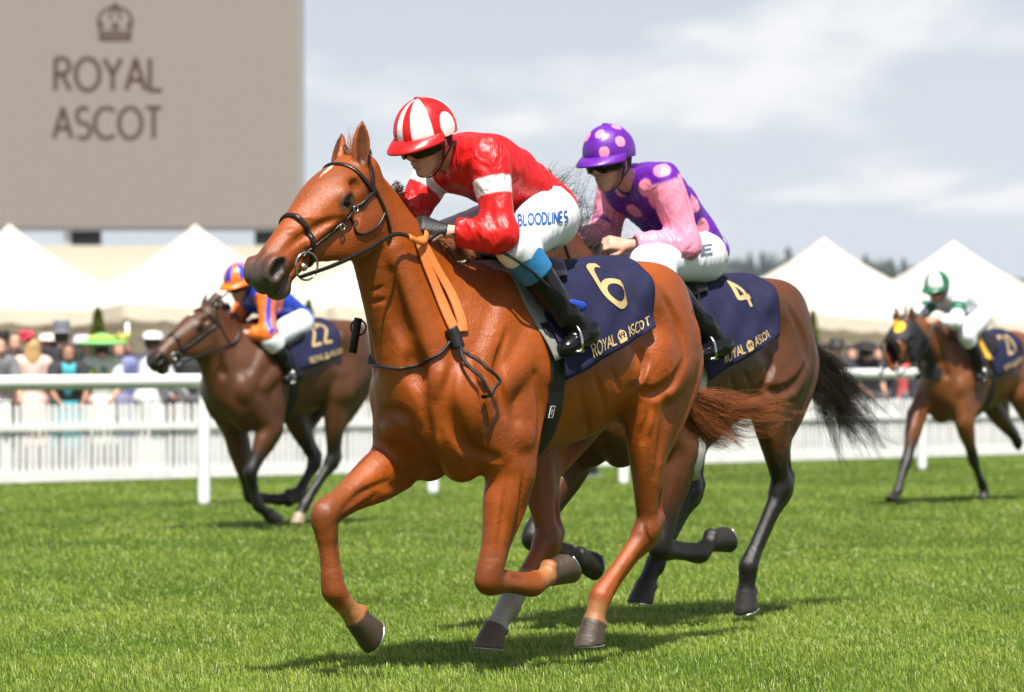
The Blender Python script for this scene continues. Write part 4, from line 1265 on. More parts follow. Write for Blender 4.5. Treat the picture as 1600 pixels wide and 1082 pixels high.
def make_bridle(fr, H, skin, label, hand, hand_r, w=1.0, detail=True, group=None):
    T = lambda a, b, c: H['poll'] + HS*(a*H['M'][0] + b*H['M'][1] + c*H['M'][2])
    root = empty('bridle', tuple(fr.O), fr.rotz); tag(root, label, 'bridle', group)
    def st(name, pts, width, m=M_LEATHER, thick=.005, n=8):
        mb = MB(); strap(mb, skin, pts, width*w, thick, .004, n); return mb.build(name, m, root)
    st('browband', [T(.045, -.11, .11), T(.06, -.05, .105), T(.065, .0, .06), T(.068, .03, 0), T(.065, .0, -.06), T(.06, -.05, -.105), T(.045, -.11, -.11)], .020)
    st('headpiece', [T(.045, -.12, .11), T(.02, -.08, .11), T(-.025, -.03, .085), T(-.045, .01, .04), T(-.05, .03, 0), T(-.045, .01, -.04), T(-.025, -.03, -.085), T(.02, -.08, -.11), T(.045, -.12, -.11)], .026)
    for e in (1, -1):
        st('cheekpiece', [T(.045, -.115, e*.11), T(.15, -.118, e*.11), T(.28, -.120, e*.09), T(.40, -.118, e*.08), T(.425, -.118, e*.08)], .017)
        st('throat_strap', [T(.03, -.10, e*.11), T(.04, -.19, e*.11), T(.06, -.27, e*.08), T(.07, -.30, e*.02)], .015)
        mb = MB(); ring(mb, T(.455, -.122, e*.082), H['M'][2] + .15*H['M'][0], .052, .0042); rg = mb.build('bit_ring', M_STEEL, root)
        MB().sphere(T(.462, -.120, e*.074), .017, 12, 8).build('bit_joint', M_STEEL, rg)
    st('noseband', [T(.40, -.155, .0), T(.39, -.145, .05), T(.375, -.10, .075), T(.36, -.04, .07), T(.352, .01, .03), T(.350, .02, 0), T(.352, .01, -.03), T(.36, -.04, -.07), T(.375, -.10, -.075), T(.39, -.145, -.05), T(.40, -.155, .0)], .022)
    if detail:
        st('cheek_loop', [T(.17, -.125, .11), T(.20, -.165, .10), T(.17, -.20, .10), T(.10, -.215, .10), T(.045, -.20, .11)], .010)
        mb = MB()
        for a in (.14, .165): mb.box((-.012, -.002, -.010), (.012, .002, .010))
        b = MB()
        for (a_, b_, c_) in ((.155, -.118, .112), (.245, -.122, .098)):
            ring(b, skin.snap(T(a_, b_, c_), .012)[0], H['M'][2], .012, .0028, 12, 5)
        b.build('buckle', M_STEEL, root)
    # reins: leather from the ring, rubber grip to the hand
    for e, hd in ((1, hand), (-1, hand_r)):
        p0 = T(.505, -.130, e*.085); hd = np.asarray(hd, float)
        if e > 0: path = [p0, T(.38, -.175, .12), T(.22, -.225, .13), T(.08, -.265, .135), .35*T(.08, -.265, .135)+.65*hd + V3(0, .03, -.05), hd]
        else: path = [p0, T(.25, -.22, -.12), T(.05, -.25, -.14), .4*T(.05, -.25, -.14)+.6*hd + V3(0, -.02, -.02), hd]
        q = skin.snap(spline(path, 10), .008, 10, only_out=True)
        for _ in range(3): q[1:-1] = .5*q[1:-1] + .25*(q[:-2]+q[2:])
        g = skin.grad(q)
        k = int(len(q)*.68)
        MB().tube(q[:k+1], .0085*w, 8, flat=.4, wdir=np.cross(np.gradient(q, axis=0), g)[:k+1]).build('rein', M_LEATHER, root)
        MB().tube(q[k:], .013*w, 8, flat=.5, wdir=np.cross(np.gradient(q, axis=0), g)[k:]).build('rein_grip', M_RUBBER if detail else M_LEATHER, root)
    return root
HAND_L, HAND_R = P(668, 356, .07), P(655, 362, -.06)
bridle = make_bridle(FL, HL, SK, 'dark leather bridle with ring bit on the chestnut horse', HAND_L, HAND_R)

# breast strap hanging from the hands: two orange rubber straps, black binding, a loop and a cord round the chest
bs = empty('breast_strap', tuple(FL.O), FL.rotz); tag(bs, 'orange rubber strap with black loop hanging down the chestnut shoulder', 'strap')
for dx in (-9, 10):
    mb = MB(); strap(mb, SK, SK.hits(FL, [(652+dx*.3, 372), (668+dx*.6, 410), (690+dx, 455), (708+dx, 497), (716+dx*.6, 520)]), .046, .005, .010, 8)
    mb.build('rubber_strap', M_RUBBER, bs)
mb = MB(); strap(mb, SK, [P(715, 508, .24), P(719, 525, .24), P(722, 542, .24)], .052, .03, .018, 6); mb.build('binding', M_BLACK, bs)
mb = MB(); strap(mb, SK, [P(722, 540, .24), P(724, 560, .25), P(732, 585, .25), P(748, 606, .25), P(759, 604, .25), P(757, 590, .25), P(741, 568, .25), P(727, 548, .25)], .016, .006, .040, 6); mb.build('loop', M_BLACK, bs)
mb = MB(); strap(mb, SK, SK.hits(FL, [(708, 524), (692, 546), (664, 567), (630, 575), (600, 572), (582, 566), (574, 558)]) + [V3(.70, -.20, 1.22), V3(.60, -.22, 1.34)], .011, .010, .008, 8); mb.build('chest_cord', M_BLACK, bs)
mb = MB(); mb.tube([P(560, 498, -.22), P(556, 520, -.235), P(551, 552, -.24)], .017, 8); ring(mb, P(560, 512, -.23), (0.6, 0.5, 0), .03, .004, 16, 5); mb.build('rein_end', M_BLACK, bs)

# ---------------------------------------------------------------- saddle cloth, saddle, girth
class Drape:
    """Cloth over a horse's back: corners in (u, arc length down the side)."""
    def __init__(s, skin, axis_z, corners, off=.012, wr=.006, seed=1):
        s.sk, s.z, s.c, s.off, s.wr, s.seed = skin, axis_z, np.array(corners, float), off, wr, seed
    def at(s, a, b, side=1, lift=0.0):
        """a along the back 0 front..1 rear, b 0 spine..1 hem."""
        c = s.c; top = c[0]*(1-a) + c[1]*a; bot = c[3]*(1-a) + c[2]*a
        u, arc_ = top*(1-b) + bot*b
        phi = arc_/.36
        lo, hi = .02, .60; dr = V3(0, side*math.sin(phi), math.cos(phi)); ax = V3(u, 0, s.z)
        r = np.linspace(.12, .62, 60); d = s.sk.d(ax + r[:, None]*dr)
        k = np.argmax(d > 0); rr = r[max(k-1, 0)] + (r[1]-r[0])*(-d[max(k-1, 0)])/(d[k]-d[max(k-1, 0)] + 1e-9)
        w = s.wr*(math.sin(9*a + 5*b + s.seed) * math.sin(4*b*3 + 2*a*3 + 1.3*s.seed))*min(1, b*2)
        flare = .030*max(0, b-.72)/.28*(.6+.4*math.sin(7*a+s.seed))
        return ax + dr*(rr + s.off + w + flare + lift)
    def place(s, a, b, side=1):
        p = s.at(a, b, side); e = .01
        n = np.cross(s.at(a+e, b, side)-p, s.at(a, b+e, side)-p); n = unit(n)*1.0
        if n[1]*side < 0 and abs(n[1]) > .05 or (abs(n[1]) <= .05 and n[2] < 0): n = -n
        return p, n
    def grid(s, na, nb, thick=.004):
        rows = []
        bs_ = [(-1, b) for b in np.linspace(1, 0, nb, endpoint=False)] + [(1, b) for b in np.linspace(0, 1, nb+1)]
        V = np.array([[s.at(a, b, sd) for sd, b in bs_] for a in np.linspace(0, 1, na)])
        m = V.shape[1]; C = V.reshape(-1, 3); ctr = V3(0, 0, s.z)
        N = np.zeros_like(C); f = []
        for i in range(na-1):
            for j in range(m-1): f.append((i*m+j, i*m+j+1, (i+1)*m+j+1, (i+1)*m+j))
        fa = np.array(f); N = vnormals(C, fa)
        out = N[:, 2:3]*np.sign(C[:, 2:3]-s.z) ; sg = np.sign(np.sum(N*(C - np.stack([C[:, 0], 0*C[:, 0], 0*C[:, 0]+s.z], 1)), 1))[:, None]
        N *= sg
        k = len(C); VV = np.concatenate([C, C - N*thick])
        f2 = [tuple(q[::-1]) for q in (fa + k)]
        edge = []
        ring_ = [(i, 0) for i in range(na)] + [(na-1, j) for j in range(1, m)] + [(i, m-1) for i in range(na-2, -1, -1)] + [(0, j) for j in range(m-2, 0, -1)]
        ids = [i*m+j for i, j in ring_]
        for a_, b_ in zip(ids, ids[1:]+ids[:1]): edge.append((a_, b_, b_+k, a_+k))
        return VV, f + f2 + edge

def cloth_with_number(fr, skin, corners, zc, digits, label, off=.020, num=(.50, .42, .36), line=None, crown=True, fine=True, group=None, seed=1, words=('ROYAL', 'ASCOT'), slant=0.0, upper=True):
    """num = (a0, b_mid, height in m) on the near side; one row of words along the hem."""
    root = empty('saddle_cloth', tuple(fr.O), fr.rotz); tag(root, label, 'saddle cloth', group)
    D = Drape(skin, zc, corners, off, .010 if fine else .003, seed)
    v, f = D.grid(40 if fine else 20, 26 if fine else 12)
    obj('cloth', mesh('cloth', v, f, M_NAVY), root)
    Lu = np.linalg.norm(np.array(corners[0])-corners[1])*.5 + np.linalg.norm(np.array(corners[3])-corners[2])*.5
    La = .5*(corners[2][1] + corners[3][1])
    def putter(a0, b0, h, sl=0.0):
        return lambda x, y: D.place(a0 + (x*h + sl*y*h)/Lu, b0 - y*h/La, 1)
    if digits:
        a0, b0, h = num
        st, wd = text_strokes(digits, .2)
        stroke_mesh(st, .14, putter(a0, b0, h, slant), .004).build('number', M_GOLD, root)
    if line:
        a0, b0, h = line
        st, wd = text_strokes(words[0]); x = 0
        stroke_mesh(st, .15, putter(a0, b0, h), .004).build('lettering', M_GOLD, root)
        if crown: stroke_mesh(crown_strokes(), .12, putter(a0 + (wd+.40)*h/Lu, b0 + .1*h/La, h*1.1), .004).build('crown_emblem', M_GOLD, root)
        st, w2 = text_strokes(words[1])
        stroke_mesh(st, .15, putter(a0 + (wd+1.95)*h/Lu, b0, h), .004).build('lettering', M_GOLD, root)
    return root, D
def girth(fr, skin, u, zc, root, w=.088, m=None, parts=True):
    mb = MB(); pts = []
    for ph in np.linspace(60, 300, 40):
        dr = V3(0, math.sin(R(ph)), math.cos(R(ph))); ax = V3(u + .10*(1+math.cos(R(ph)))*.5, 0, zc)
        r = np.linspace(.1, .62, 80); d = skin.d(ax + r[:, None]*dr); k = np.argmax(d > 0)
        pts.append(ax + dr*(r[k] + .004))
    pts = np.array(pts)
    mb.tube(pts, w/2, 8, flat=.10, wdir=(1, 0, 0.0)); return mb.build('girth', m or M_BLACK, root)

corners = [(.27, 0), (-.47, 0), (-.40, .41), (.17, .64)]
cloth, DL = cloth_with_number(FL, SK, corners, 1.18, '6', 'navy saddle cloth with gold number six on the chestnut horse', num=(.60, .655, .215), line=(.27, .945, .048), slant=-.18)
saddle = empty('racing_saddle', tuple(FL.O), FL.rotz); tag(saddle, 'small black racing saddle and grey pad under the jockey in red', 'saddle')
Dp = Drape(SK, 1.18, [(.36, 0), (.05, 0), (-.05, .50), (.225, .56)], .006, .0, 2)
v, f = Dp.grid(14, 20, .006); obj('pad', mesh('pad', v, f, M_PAD), saddle)
Ds = Drape(SK, 1.18, [(.30, 0), (-.16, 0), (.02, .20), (.23, .24)], .030, .0, 3)
v, f = Ds.grid(20, 16, .012); obj('saddle_flap', mesh('flap', v, f, M_LEATHER), saddle)
gg = girth(FL, SK, .13, 1.18, saddle)
mb = MB(); gp = SK.snap(P(866, 645, .29), .020)[0]; G = axes_from(SK.grad(gp)[0])
for (y0, y1, z0, z1) in ((-.030, .030, .034, .038), (-.030, .030, -.038, -.034), (-.034, -.030, -.038, .038), (.030, .034, -.038, .038), (-.004, .004, -.018, .018), (-.014, .014, .004, .010)):
    y0, y1, z0, z1 = (.62*q for q in (y0, y1, z0, z1))
    vs = [gp + G[0]*x + G[1]*y + G[2]*z for x, y, z in ((0, y0, z0), (0, y1, z0), (0, y1, z1), (0, y0, z1), (.003, y0, z0), (.003, y1, z0), (.003, y1, z1), (.003, y0, z1))]
    mb.add(vs, [(0,3,2,1),(4,5,6,7),(0,1,5,4),(1,2,6,5),(2,3,7,6),(3,0,4,7)])
M_WHITEP = mat("white_print", (.7, .7, .68), .6)
mb.build('girth_emblem', M_WHITEP, saddle, smooth=False)

# ---------------------------------------------------------------- people
M_SKIN = mat("skin", (.52, .27, .17), .5, noise=.12, nscale=30, attr=True, spec=.4, trans=.12)
def silk_material():
    m, n, l, p = new_mat("racing_silk")
    a = n.new("ShaderNodeAttribute"); a.attribute_name = "Col"; l.new(a.outputs['Color'], p.inputs['Base Color'])
    p.inputs['Roughness'].default_value = .44; p.inputs['Specular IOR Level'].default_value = .42
    tc = n.new("ShaderNodeTexCoord"); last = None
    for sc, st, ds, di in ((6, .40, 1.4, .03), (17, .22, .8, .010), (60, .05, .3, .004)):
        t = n.new("ShaderNodeTexNoise"); t.inputs['Scale'].default_value = sc; t.inputs['Detail'].default_value = 2; t.inputs['Distortion'].default_value = ds
        mp = n.new("ShaderNodeMapping"); mp.inputs['Scale'].default_value = (1.4, 1.0, .7); l.new(tc.outputs['Object'], mp.inputs['Vector']); l.new(mp.outputs[0], t.inputs['Vector'])
        s1 = n.new("ShaderNodeMath"); s1.operation = 'SUBTRACT'; s1.inputs[1].default_value = .5; l.new(t.outputs['Fac'], s1.inputs[0])
        s2 = n.new("ShaderNodeMath"); s2.operation = 'ABSOLUTE'; l.new(s1.outputs[0], s2.inputs[0])
        b = n.new("ShaderNodeBump"); b.invert = True; b.inputs['Strength'].default_value = st; b.inputs['Distance'].default_value = di*3; l.new(s2.outputs[0], b.inputs['Height'])
        if last: l.new(last, b.inputs['Normal'])
        last = b.outputs['Normal']
    l.new(last, p.inputs['Normal'])
    return m
M_SILK = silk_material()
M_BREECH = mat("white_breeches", (.80, .80, .80), .5, attr=True, bump=.3, bscale=16, spec=.4, stretch=(3.0, 1, .6))
M_BOOT = mat("polished_boot", (.005, .005, .006), .22, attr=False, spec=.35, coat=0, bump=.12, bscale=40)
M_CAP = mat("cap_silk", (1, 1, 1), .38, attr=True, bump=.25, bscale=28, spec=.5)
M_LENS = mat("goggle_lens", (.005, .005, .006), .14, spec=.4)
M_STRAP = mat("black_strap", (.01, .01, .011), .5)

def head_axes(f, up=(0, 0, 1), roll=0.0):
    f = unit(f); l = unit(np.cross(up, f)); u = np.cross(f, l)
    if roll: l, u = l*math.cos(roll) + u*math.sin(roll), u*math.cos(roll) - l*math.sin(roll)
    return np.array([f, l, u])

def add_human_head(F, c, A, neck_to, fine=True):
    """Head centred at c (between the ears); A rows forward, left, up. Stands .23 m high."""
    c = np.asarray(c, float); T = lambda f, l, u: c + f*A[0] + l*A[1] + u*A[2]
    F.add(Ball(T(-.012, 0, .035), (.098, .076, .088), A), .02)
    F.add(Sweep([[*T(.045, 0, .05), .058, .048], [*T(.055, 0, -.01), .056, .046], [*T(.052, 0, -.06), .046, .042], [*T(.060, 0, -.092), .030, .030]], A[1]), .025)
    F.add(Sweep([[*T(-.03, 0, -.03), .060, .05], [*T(.02, 0, -.07), .050, .036], [*T(.058, 0, -.095), .024, .022]], A[1]), .025)       # jaw
    F.add(Ball(T(.078, 0, -.102), (.018, .020, .016), A), .014)                                                                       # chin
    F.add(Sweep([[*neck_to, .062, .062], [*(.5*np.asarray(neck_to)+.5*T(-.025, 0, -.06)), .054, .054], [*T(-.025, 0, -.04), .054, .052]], A[1]), .03)
    F.add(Sweep([[*T(.092, 0, .022), .012, .010], [*T(.108, 0, -.004), .012, .012], [*T(.122, 0, -.024), .014, .012]], A[1]), .010)   # nose
    for e in (1, -1):
        F.add(Ball(T(.108, e*.012, -.029), (.012, .009, .008), A), .006)
        F.add(Sweep([[*T(.100, e*.012, .034), .010, .008], [*T(.090, e*.040, .034), .010, .008]], A[2]), .012)                        # brow
        F.add(Ball(T(.074, e*.044, -.022), (.026, .024, .022), A), .02)                                                               # cheek
        F.sub(Ball(T(.104, e*.032, .010), (.016, .018, .012), A), .012)
        F.add(Ball(T(.084, e*.032, .010), (.013, .015, .012), A), .006)
        E = np.array([unit(A[0]*.9 + A[1]*e*.4), unit(A[1]*e*.9 - A[0]*.4), A[2]])
        F.add(Ball(T(-.008, e*.080, .0), (.018, .007, .032), E), .006)                                                                # ear
        F.sub(Ball(T(-.002, e*.088, .004), (.009, .005, .018), E), .004)
    F.add(Sweep([[*T(.098, -.022, -.056), .006, .006], [*T(.108, 0, -.053), .008, .008], [*T(.098, .022, -.056), .006, .006]], A[2]), .006)   # lips
    F.add(Sweep([[*T(.094, -.018, -.070), .006, .007], [*T(.104, 0, -.070), .008, .009], [*T(.094, .018, -.070), .006, .007]], A[2]), .006)
    F.sub(Sweep([[*T(.104, -.024, -.063), .003, .002], [*T(.116, 0, -.0625), .004, .002], [*T(.104, .024, -.063), .003, .002]], A[2]), .003)

def add_hand(F, w, d, n, side, curl=1.0, r=1.0):
    """Hand from the wrist w along d, back of the hand facing n; fingers curled round what is held."""
    d = unit(d); n = unit(np.asarray(n, float) - d*(np.asarray(n, float) @ d)); a = np.cross(n, d)*side     # a: towards the thumb
    w = np.asarray(w, float)
    F.add(Sweep([[*w, .027, .022], [*(w+d*.045), .038, .018], [*(w+d*.088), .042, .016]], a), .012)
    for i, (off, L) in enumerate(((.030, .078), (.010, .086), (-.011, .080), (-.030, .064))):
        b = w + d*.088 + a*off
        p1 = b + (d*math.cos(.6*curl) - n*math.sin(.6*curl))*L*.45
        p2 = p1 + (d*math.cos(1.9*curl) - n*math.sin(1.9*curl))*L*.34
        p3 = p2 + (d*math.cos(2.9*curl) - n*math.sin(2.9*curl))*L*.24
        F.add(Sweep([[*(b-d*.02), .0105, .0105], [*b, .0105, .0105], [*p1, .0095, .0095], [*p2, .009, .009], [*p3, .008, .008]], a, sub=1), .004)
    t0 = w + d*.03 + a*.026 - n*.006; t1 = t0 + unit(d*.6 + a*.6 - n*.35)*.036; t2 = t1 + unit(d*.95 - n*.35 - a*.15)*.032
    F.add(Sweep([[*t0, .014, .014], [*t1, .0115, .0115], [*t2, .010, .010]], a, sub=1), .006)

def body_prims(J, arms=True):
    """Limb sweeps of a figure from its joints J (all local points)."""
    c = {}
    mid = lambda a, b, t: np.asarray(a)*(1-t) + np.asarray(b)*t
    ax = unit(J['shl'] - J['shr'])
    ch = .5*(J['shl'] + J['shr']); pv = J['pelvis']; bend = J.get('bend', V3(0, 0, 0))
    wv = unit(ax + unit(J['hipl'] - J['hipr']))
    k = J.get('bulk', 1.0)
    c['torso'] = [Sweep([[*pv, .155*k, .115*k], [*(mid(pv, ch, .28)+bend*.8), .140*k, .105*k], [*(mid(pv, ch, .55)+bend), .155*k, .112*k], [*(mid(pv, ch, .82)+bend*.7), .170*k, .112*k], [*(ch+bend*.2), .150*k, .088*k]], wv)]
    for e in 'lr':
        s, el, w = J['sh'+e], J['el'+e], J['wr'+e]
        c['arm'+e] = [Sweep([[*mid(ch, s, .55), .085, .085], [*s, .068, .068], [*mid(s, el, .5), .052, .054], [*el, .044, .046]], ax), Sweep([[*el, .044, .046], [*mid(el, w, .35), .043, .043], [*w, .028, .028]], ax)]
        h, kn, an, to = J['hip'+e], J['kn'+e], J['an'+e], J['to'+e]
        c['thigh'+e] = [Sweep([[*h, .105, .110], [*mid(h, kn, .45), .085, .090], [*kn, .060, .064]], ax)]
        c['shin'+e] = [Sweep([[*kn, .058, .062], [*mid(kn, an, .35), .056, .060], [*mid(kn, an, .8), .038, .042], [*an, .038, .044]], ax)]
        hl = J.get('he'+e, an + unit(an - to)*.03)
        c['foot'+e] = [Sweep([[*hl, .034, .036], [*mid(hl, to, .45), .040, .036], [*mid(hl, to, .85), .042, .028], [*to, .030, .022]], ax), Sweep([[*an, .040, .046], [*mid(hl, to, .15), .038, .040]], ax)]
    return c

def solid(lists, h, k=.025, off=0.0, lo=None, hi=None, extra=None, subs=None):
    P_ = [p for L in lists for p in L]
    lo = np.min([p.lo for p in P_], 0) - .06 - off; hi = np.max([p.hi for p in P_], 0) + .06 + off
    F = Field(lo, hi, h)
    for p in P_: F.add(p, k, off=off)
    if extra: extra(F)
    for p, kk in (subs or []): F.sub(p, kk)
    return F

def wrinkle(V, Q, amp, f1=11, f2=24, stretch=(1, 1, 1)):
    N = vnormals(V, Q); q = V*np.array(stretch)
    q = q + .05*np.stack([vnoise(V+7, 6), vnoise(V+3, 6), vnoise(V+1, 6)], 1)
    r1 = 1 - np.abs(2*vnoise(q, f1) - 1)*2; r2 = 1 - np.abs(2*vnoise(q + 5, f2) - 1)*2
    return V + N*(amp*r1 + amp*.45*r2)[:, None]

def half_space(p, n, size=3.0):
    """A solid filling the side of the plane that n points to."""
    class HS_:
        pass
    o = HS_(); p = np.asarray(p, float); n = unit(n)
    o.lo = p - size; o.hi = p + size
    f = lambda X, Y, Z: -((X-p[0])*n[0] + (Y-p[1])*n[1] + (Z-p[2])*n[2])
    class Half:
        lo = o.lo; hi = o.hi
        def __call__(s, X, Y, Z): return f(X, Y, Z)
    return Half()

def cap_mesh(c, A, colour, rad=(.128, .104, .118), peak=.062, n=160, m=56, drop=0.0):
    """Silk-covered riding helmet; colour(az, el) gives the cloth colour, az 0 at the front, + to the left."""
    V, C, f = [], [], []
    c = np.asarray(c, float)
    for i in range(m+1):
        th = R(2) + (R(97) - R(2))*i/m
        for k in range(n):
            az = 2*math.pi*k/n
            low = R(10)*(.5 - .5*math.cos(az))*(i/m)
            t = th + low
            sc = 1 + .012*math.sin(6*az)*(math.sin(t))
            V.append(c + A[0]*rad[0]*sc*math.sin(t)*math.cos(az) + A[1]*rad[1]*sc*math.sin(t)*math.sin(az) + A[2]*rad[2]*math.cos(t))
            C.append(colour(math.degrees(az) if az <= math.pi else math.degrees(az)-360, 90-math.degrees(t)))
    for i in range(m):
        for k in range(n):
            k2 = (k+1) % n
            f.append((i*n+k, (i+1)*n+k, (i+1)*n+k2, i*n+k2))
    f.append(tuple(range(n)))
    return np.array(V), f, np.array(C)
def peak_mesh(c, A, rad, length, col, n=24):
    V, f = [], []
    c = np.asarray(c, float); m = 6
    for side in (1, 0):
        for i in range(m+1):
            r = i/m
            for k in range(n+1):
                az = R(-78 + 156*k/n); L = length*math.cos(az*.98)**.8*r if abs(math.cos(az*.98)) > 0 else 0
                x = (rad[0]+.002)*math.cos(az) + L*math.cos(az*.55); y = (rad[1]+.002)*math.sin(az) + L*math.sin(az*.55)*.6
                z = -.006 - .020*r*r - .010*r + (.004 if side else -.003)
                V.append(c + A[0]*x + A[1]*y + A[2]*z)
    w = n+1; h = (m+1)*w
    for i in range(m):
        for k in range(n):
            f.append((i*w+k, i*w+k+1, (i+1)*w+k+1, (i+1)*w+k)); f.append((h+i*w+k, h+(i+1)*w+k, h+(i+1)*w+k+1, h+i*w+k+1))
    for k in range(n): f.append((m*w+k, m*w+k+1, h+m*w+k+1, h+m*w+k))
    return np.array(V), f, np.tile(col, (len(V), 1))
def goggles_mesh(c, A, n=28, m=6, half=78, r=(.128, .097), h0=-.034, h1=.044):
    """Curved one-piece lens across the eyes."""
    V, f = [], []
    c = np.asarray(c, float)
    for lay in (0, 1):
        for i in range(m+1):
            for k in range(n+1):
                az = R(-half + 2*half*k/n); z = h0 + (h1-h0)*i/m
                nose = .020*math.exp(-(az/.22)**2)*(1 - i/m)
                edge = 1 - .35*abs(k/n*2-1)**4
                z = .5*(h0+h1) + (z-.5*(h0+h1))*edge + nose
                bulge = .006*math.sin(math.pi*i/m) - (.005 if lay else 0)
                V.append(c + A[0]*(r[0]+bulge)*math.cos(az) + A[1]*(r[1]+bulge)*math.sin(az) + A[2]*z)
    w = n+1; hh = (m+1)*w
    for i in range(m):
        for k in range(n):
            f.append((i*w+k, i*w+k+1, (i+1)*w+k+1, (i+1)*w+k)); f.append((hh+i*w+k, hh+(i+1)*w+k, hh+(i+1)*w+k+1, hh+i*w+k+1))
    for k in range(n):
        f.append((k, hh+k, hh+k+1, k+1)); f.append((m*w+k, m*w+k+1, hh+m*w+k+1, hh+m*w+k))
    for i in range(m):
        f.append((i*w, (i+1)*w, hh+(i+1)*w, hh+i*w)); f.append((i*w+n, hh+i*w+n, hh+(i+1)*w+n, (i+1)*w+n))
    return np.array(V), f

def jockey(fr, J, look, h, label, group=None):
    """Crouching rider. look: silks / sleeves / paint rules, cap colours, gloves, breeches, knee band."""
    root = empty('person', tuple(fr.O), fr.rotz); tag(root, label, 'jockey', group)
    c = body_prims(J); A = J['A']; fine = h < .007
    skin = look.get('skin', (.60, .34, .25))
    def ex(F):
        add_human_head(F, J['head'], A, .5*(J['shl']+J['shr']) + J.get('bend', V3(0, 0, 0))*.2, fine)
        for e, sd in (('l', 1), ('r', -1)): add_hand(F, J['wr'+e], J['hd'+e], J['hn'+e], sd)
    thin = [Sweep(np.hstack([s.st[:, :3], s.st[:, 3:]*.84]), s.w, 1) for L in c.values() for s in L]
    F = Field(np.min([p.lo for p in thin] + [J['head']-.2], 0) - .12, np.max([p.hi for p in thin] + [J['head']+.2], 0) + .12, h)
    for p in thin: F.add(p, .02)
    ex(F); V, Q = F.surface(); V = relax(V, Q, 1, .4)
    rules = [(Ball(J['head'] + A[0]*.10 - A[2]*.062, (.02, .03, .010), A), (.40, .15, .12), .02)]
    rules += [(Ball(J['head'] + A[0]*.02 - A[2]*.085, (.10, .075, .045), A), np.array(skin)*.86, .05)]
    C = paint(V, skin, rules)
    body = obj('body', mesh('jockey_body', V, Q, M_SKIN, True, C), root)
    # jacket
    ch = .5*(J['shl']+J['shr'])
    ar = [c['torso'], c['arml'], c['armr']]
    Fj = solid(ar, h*1.05, .045, .016, subs=[(half_space(J['wr'+e] - unit(J['wr'+e]-J['el'+e])*.035, J['wr'+e]-J['el'+e], .10), .004) for e in 'lr'])
    nk = ch + J.get('bend', V3(0, 0, 0))*.2
    Vj, Qj = Fj.surface(); Vj = relax(Vj, Qj, 2, .5)
    Vj = wrinkle(Vj, Qj, look.get('crumple', .0085), 7, 16, look.get('fold', (1.6, 1, .7)))
    jk = obj('jacket', mesh('jacket', Vj, Qj, M_SILK, True, paint(Vj, look['silk'], look['rules'])), root)
    # collar
    up = unit(J['head'] - nk)
    mb = MB(); A2 = axes_from(up, (0.2, 1, 0))
    mb.tube([nk + up*.075 + .066*(math.cos(a)*A2[1] + math.sin(a)*A2[2]) for a in np.linspace(0, 2*math.pi, 22, endpoint=False)], .017, 7, closed=True)
    mb.build('collar', mat("collar", look.get('collar', look['silk']), .5), jk)
    for e in 'lr':
        d = unit(J['wr'+e] - J['el'+e]); p = J['wr'+e] - d*.036; A3 = axes_from(d, (0.2, 0.4, 1))
        mb = MB(); mb.tube([p + .0345*(math.cos(a)*A3[1] + math.sin(a)*A3[2]) for a in np.linspace(0, 2*math.pi, 18, endpoint=False)], .010, 6, closed=True)
        mb.build('cuff', mat("cuff", look.get('cuff', (.05, .05, .05)), .6), jk)
    # breeches
    Fb = solid([[c['torso'][0].__class__(np.hstack([spline([[*J['pelvis'], .150, .118], [*(J['pelvis']*.72+ch*.28+J.get('bend', 0)*.8), .128, .098]], 3)]), c['torso'][0].w, 1)], c['thighl'], c['thighr'],
                [Sweep([[*J['kn'+e], .060, .064], [*(J['kn'+e]*.75+J['an'+e]*.25), .054, .058]]) for e in 'lr'],
                [Ball(J['pelvis']*.5 + J['hip'+e]*.5 + J.get('seat', V3(-.04, 0, -.01)), (.105, .085, .11)) for e in 'lr']], h*1.05, .05, .010)
    Vb, Qb = Fb.surface(); Vb = relax(Vb, Qb, 2, .5); Vb = wrinkle(Vb, Qb, .0018, 9, 22, (2.4, 1.0, .6))
    br = obj('breeches', mesh('breeches', Vb, Qb, M_BREECH, True, paint(Vb, look.get('breech', (.76, .77, .82)), look.get('brules', []))), root)
    # boots
    for e in 'lr':
        kn, an = J['kn'+e], J['an'+e]; t = look.get('boot_top', .30); top = kn*(1-t) + an*t
        sh = Sweep([[*top, .060, .062], [*(top*.55+an*.45), .056, .058], [*(top*.15+an*.85), .043, .048], [*an, .044, .050]], c['shin'+e][0].w)
        Fo = solid([[sh], [Sweep(np.hstack([s.st[:, :3], s.st[:, 3:]*1.12]), s.w, 1) for s in c['foot'+e]]], h, .02, .004, subs=[(half_space(top, kn-an, .12), .004)])
        Vo, Qo = Fo.surface(); Vo = relax(Vo, Qo, 1, .4); Vo = wrinkle(Vo, Qo, .0014, 10, 26, (1, 1, 2.0))
        bo = obj('boot', mesh('boot', Vo, Qo, M_BOOT), root)
        if look.get('knee'):
            Fk = solid([[Sweep([[*(kn*1.02-an*.02), .070, .074], [*(kn*.62+an*.38), .062, .065]], c['shin'+e][0].w)]], h, .02, .010,
                       subs=[(half_space(kn*.60+an*.40 + (an-kn)*.02, an-kn, .14), .003), (half_space(kn + (kn-an)*.07, kn-an, .14), .003)])
            Vk, Qk = Fk.surface(); obj('knee_band', mesh('knee_band', Vk, Qk, mat("knee_band", look['knee'], .5, bump=.3, bscale=30)), root)
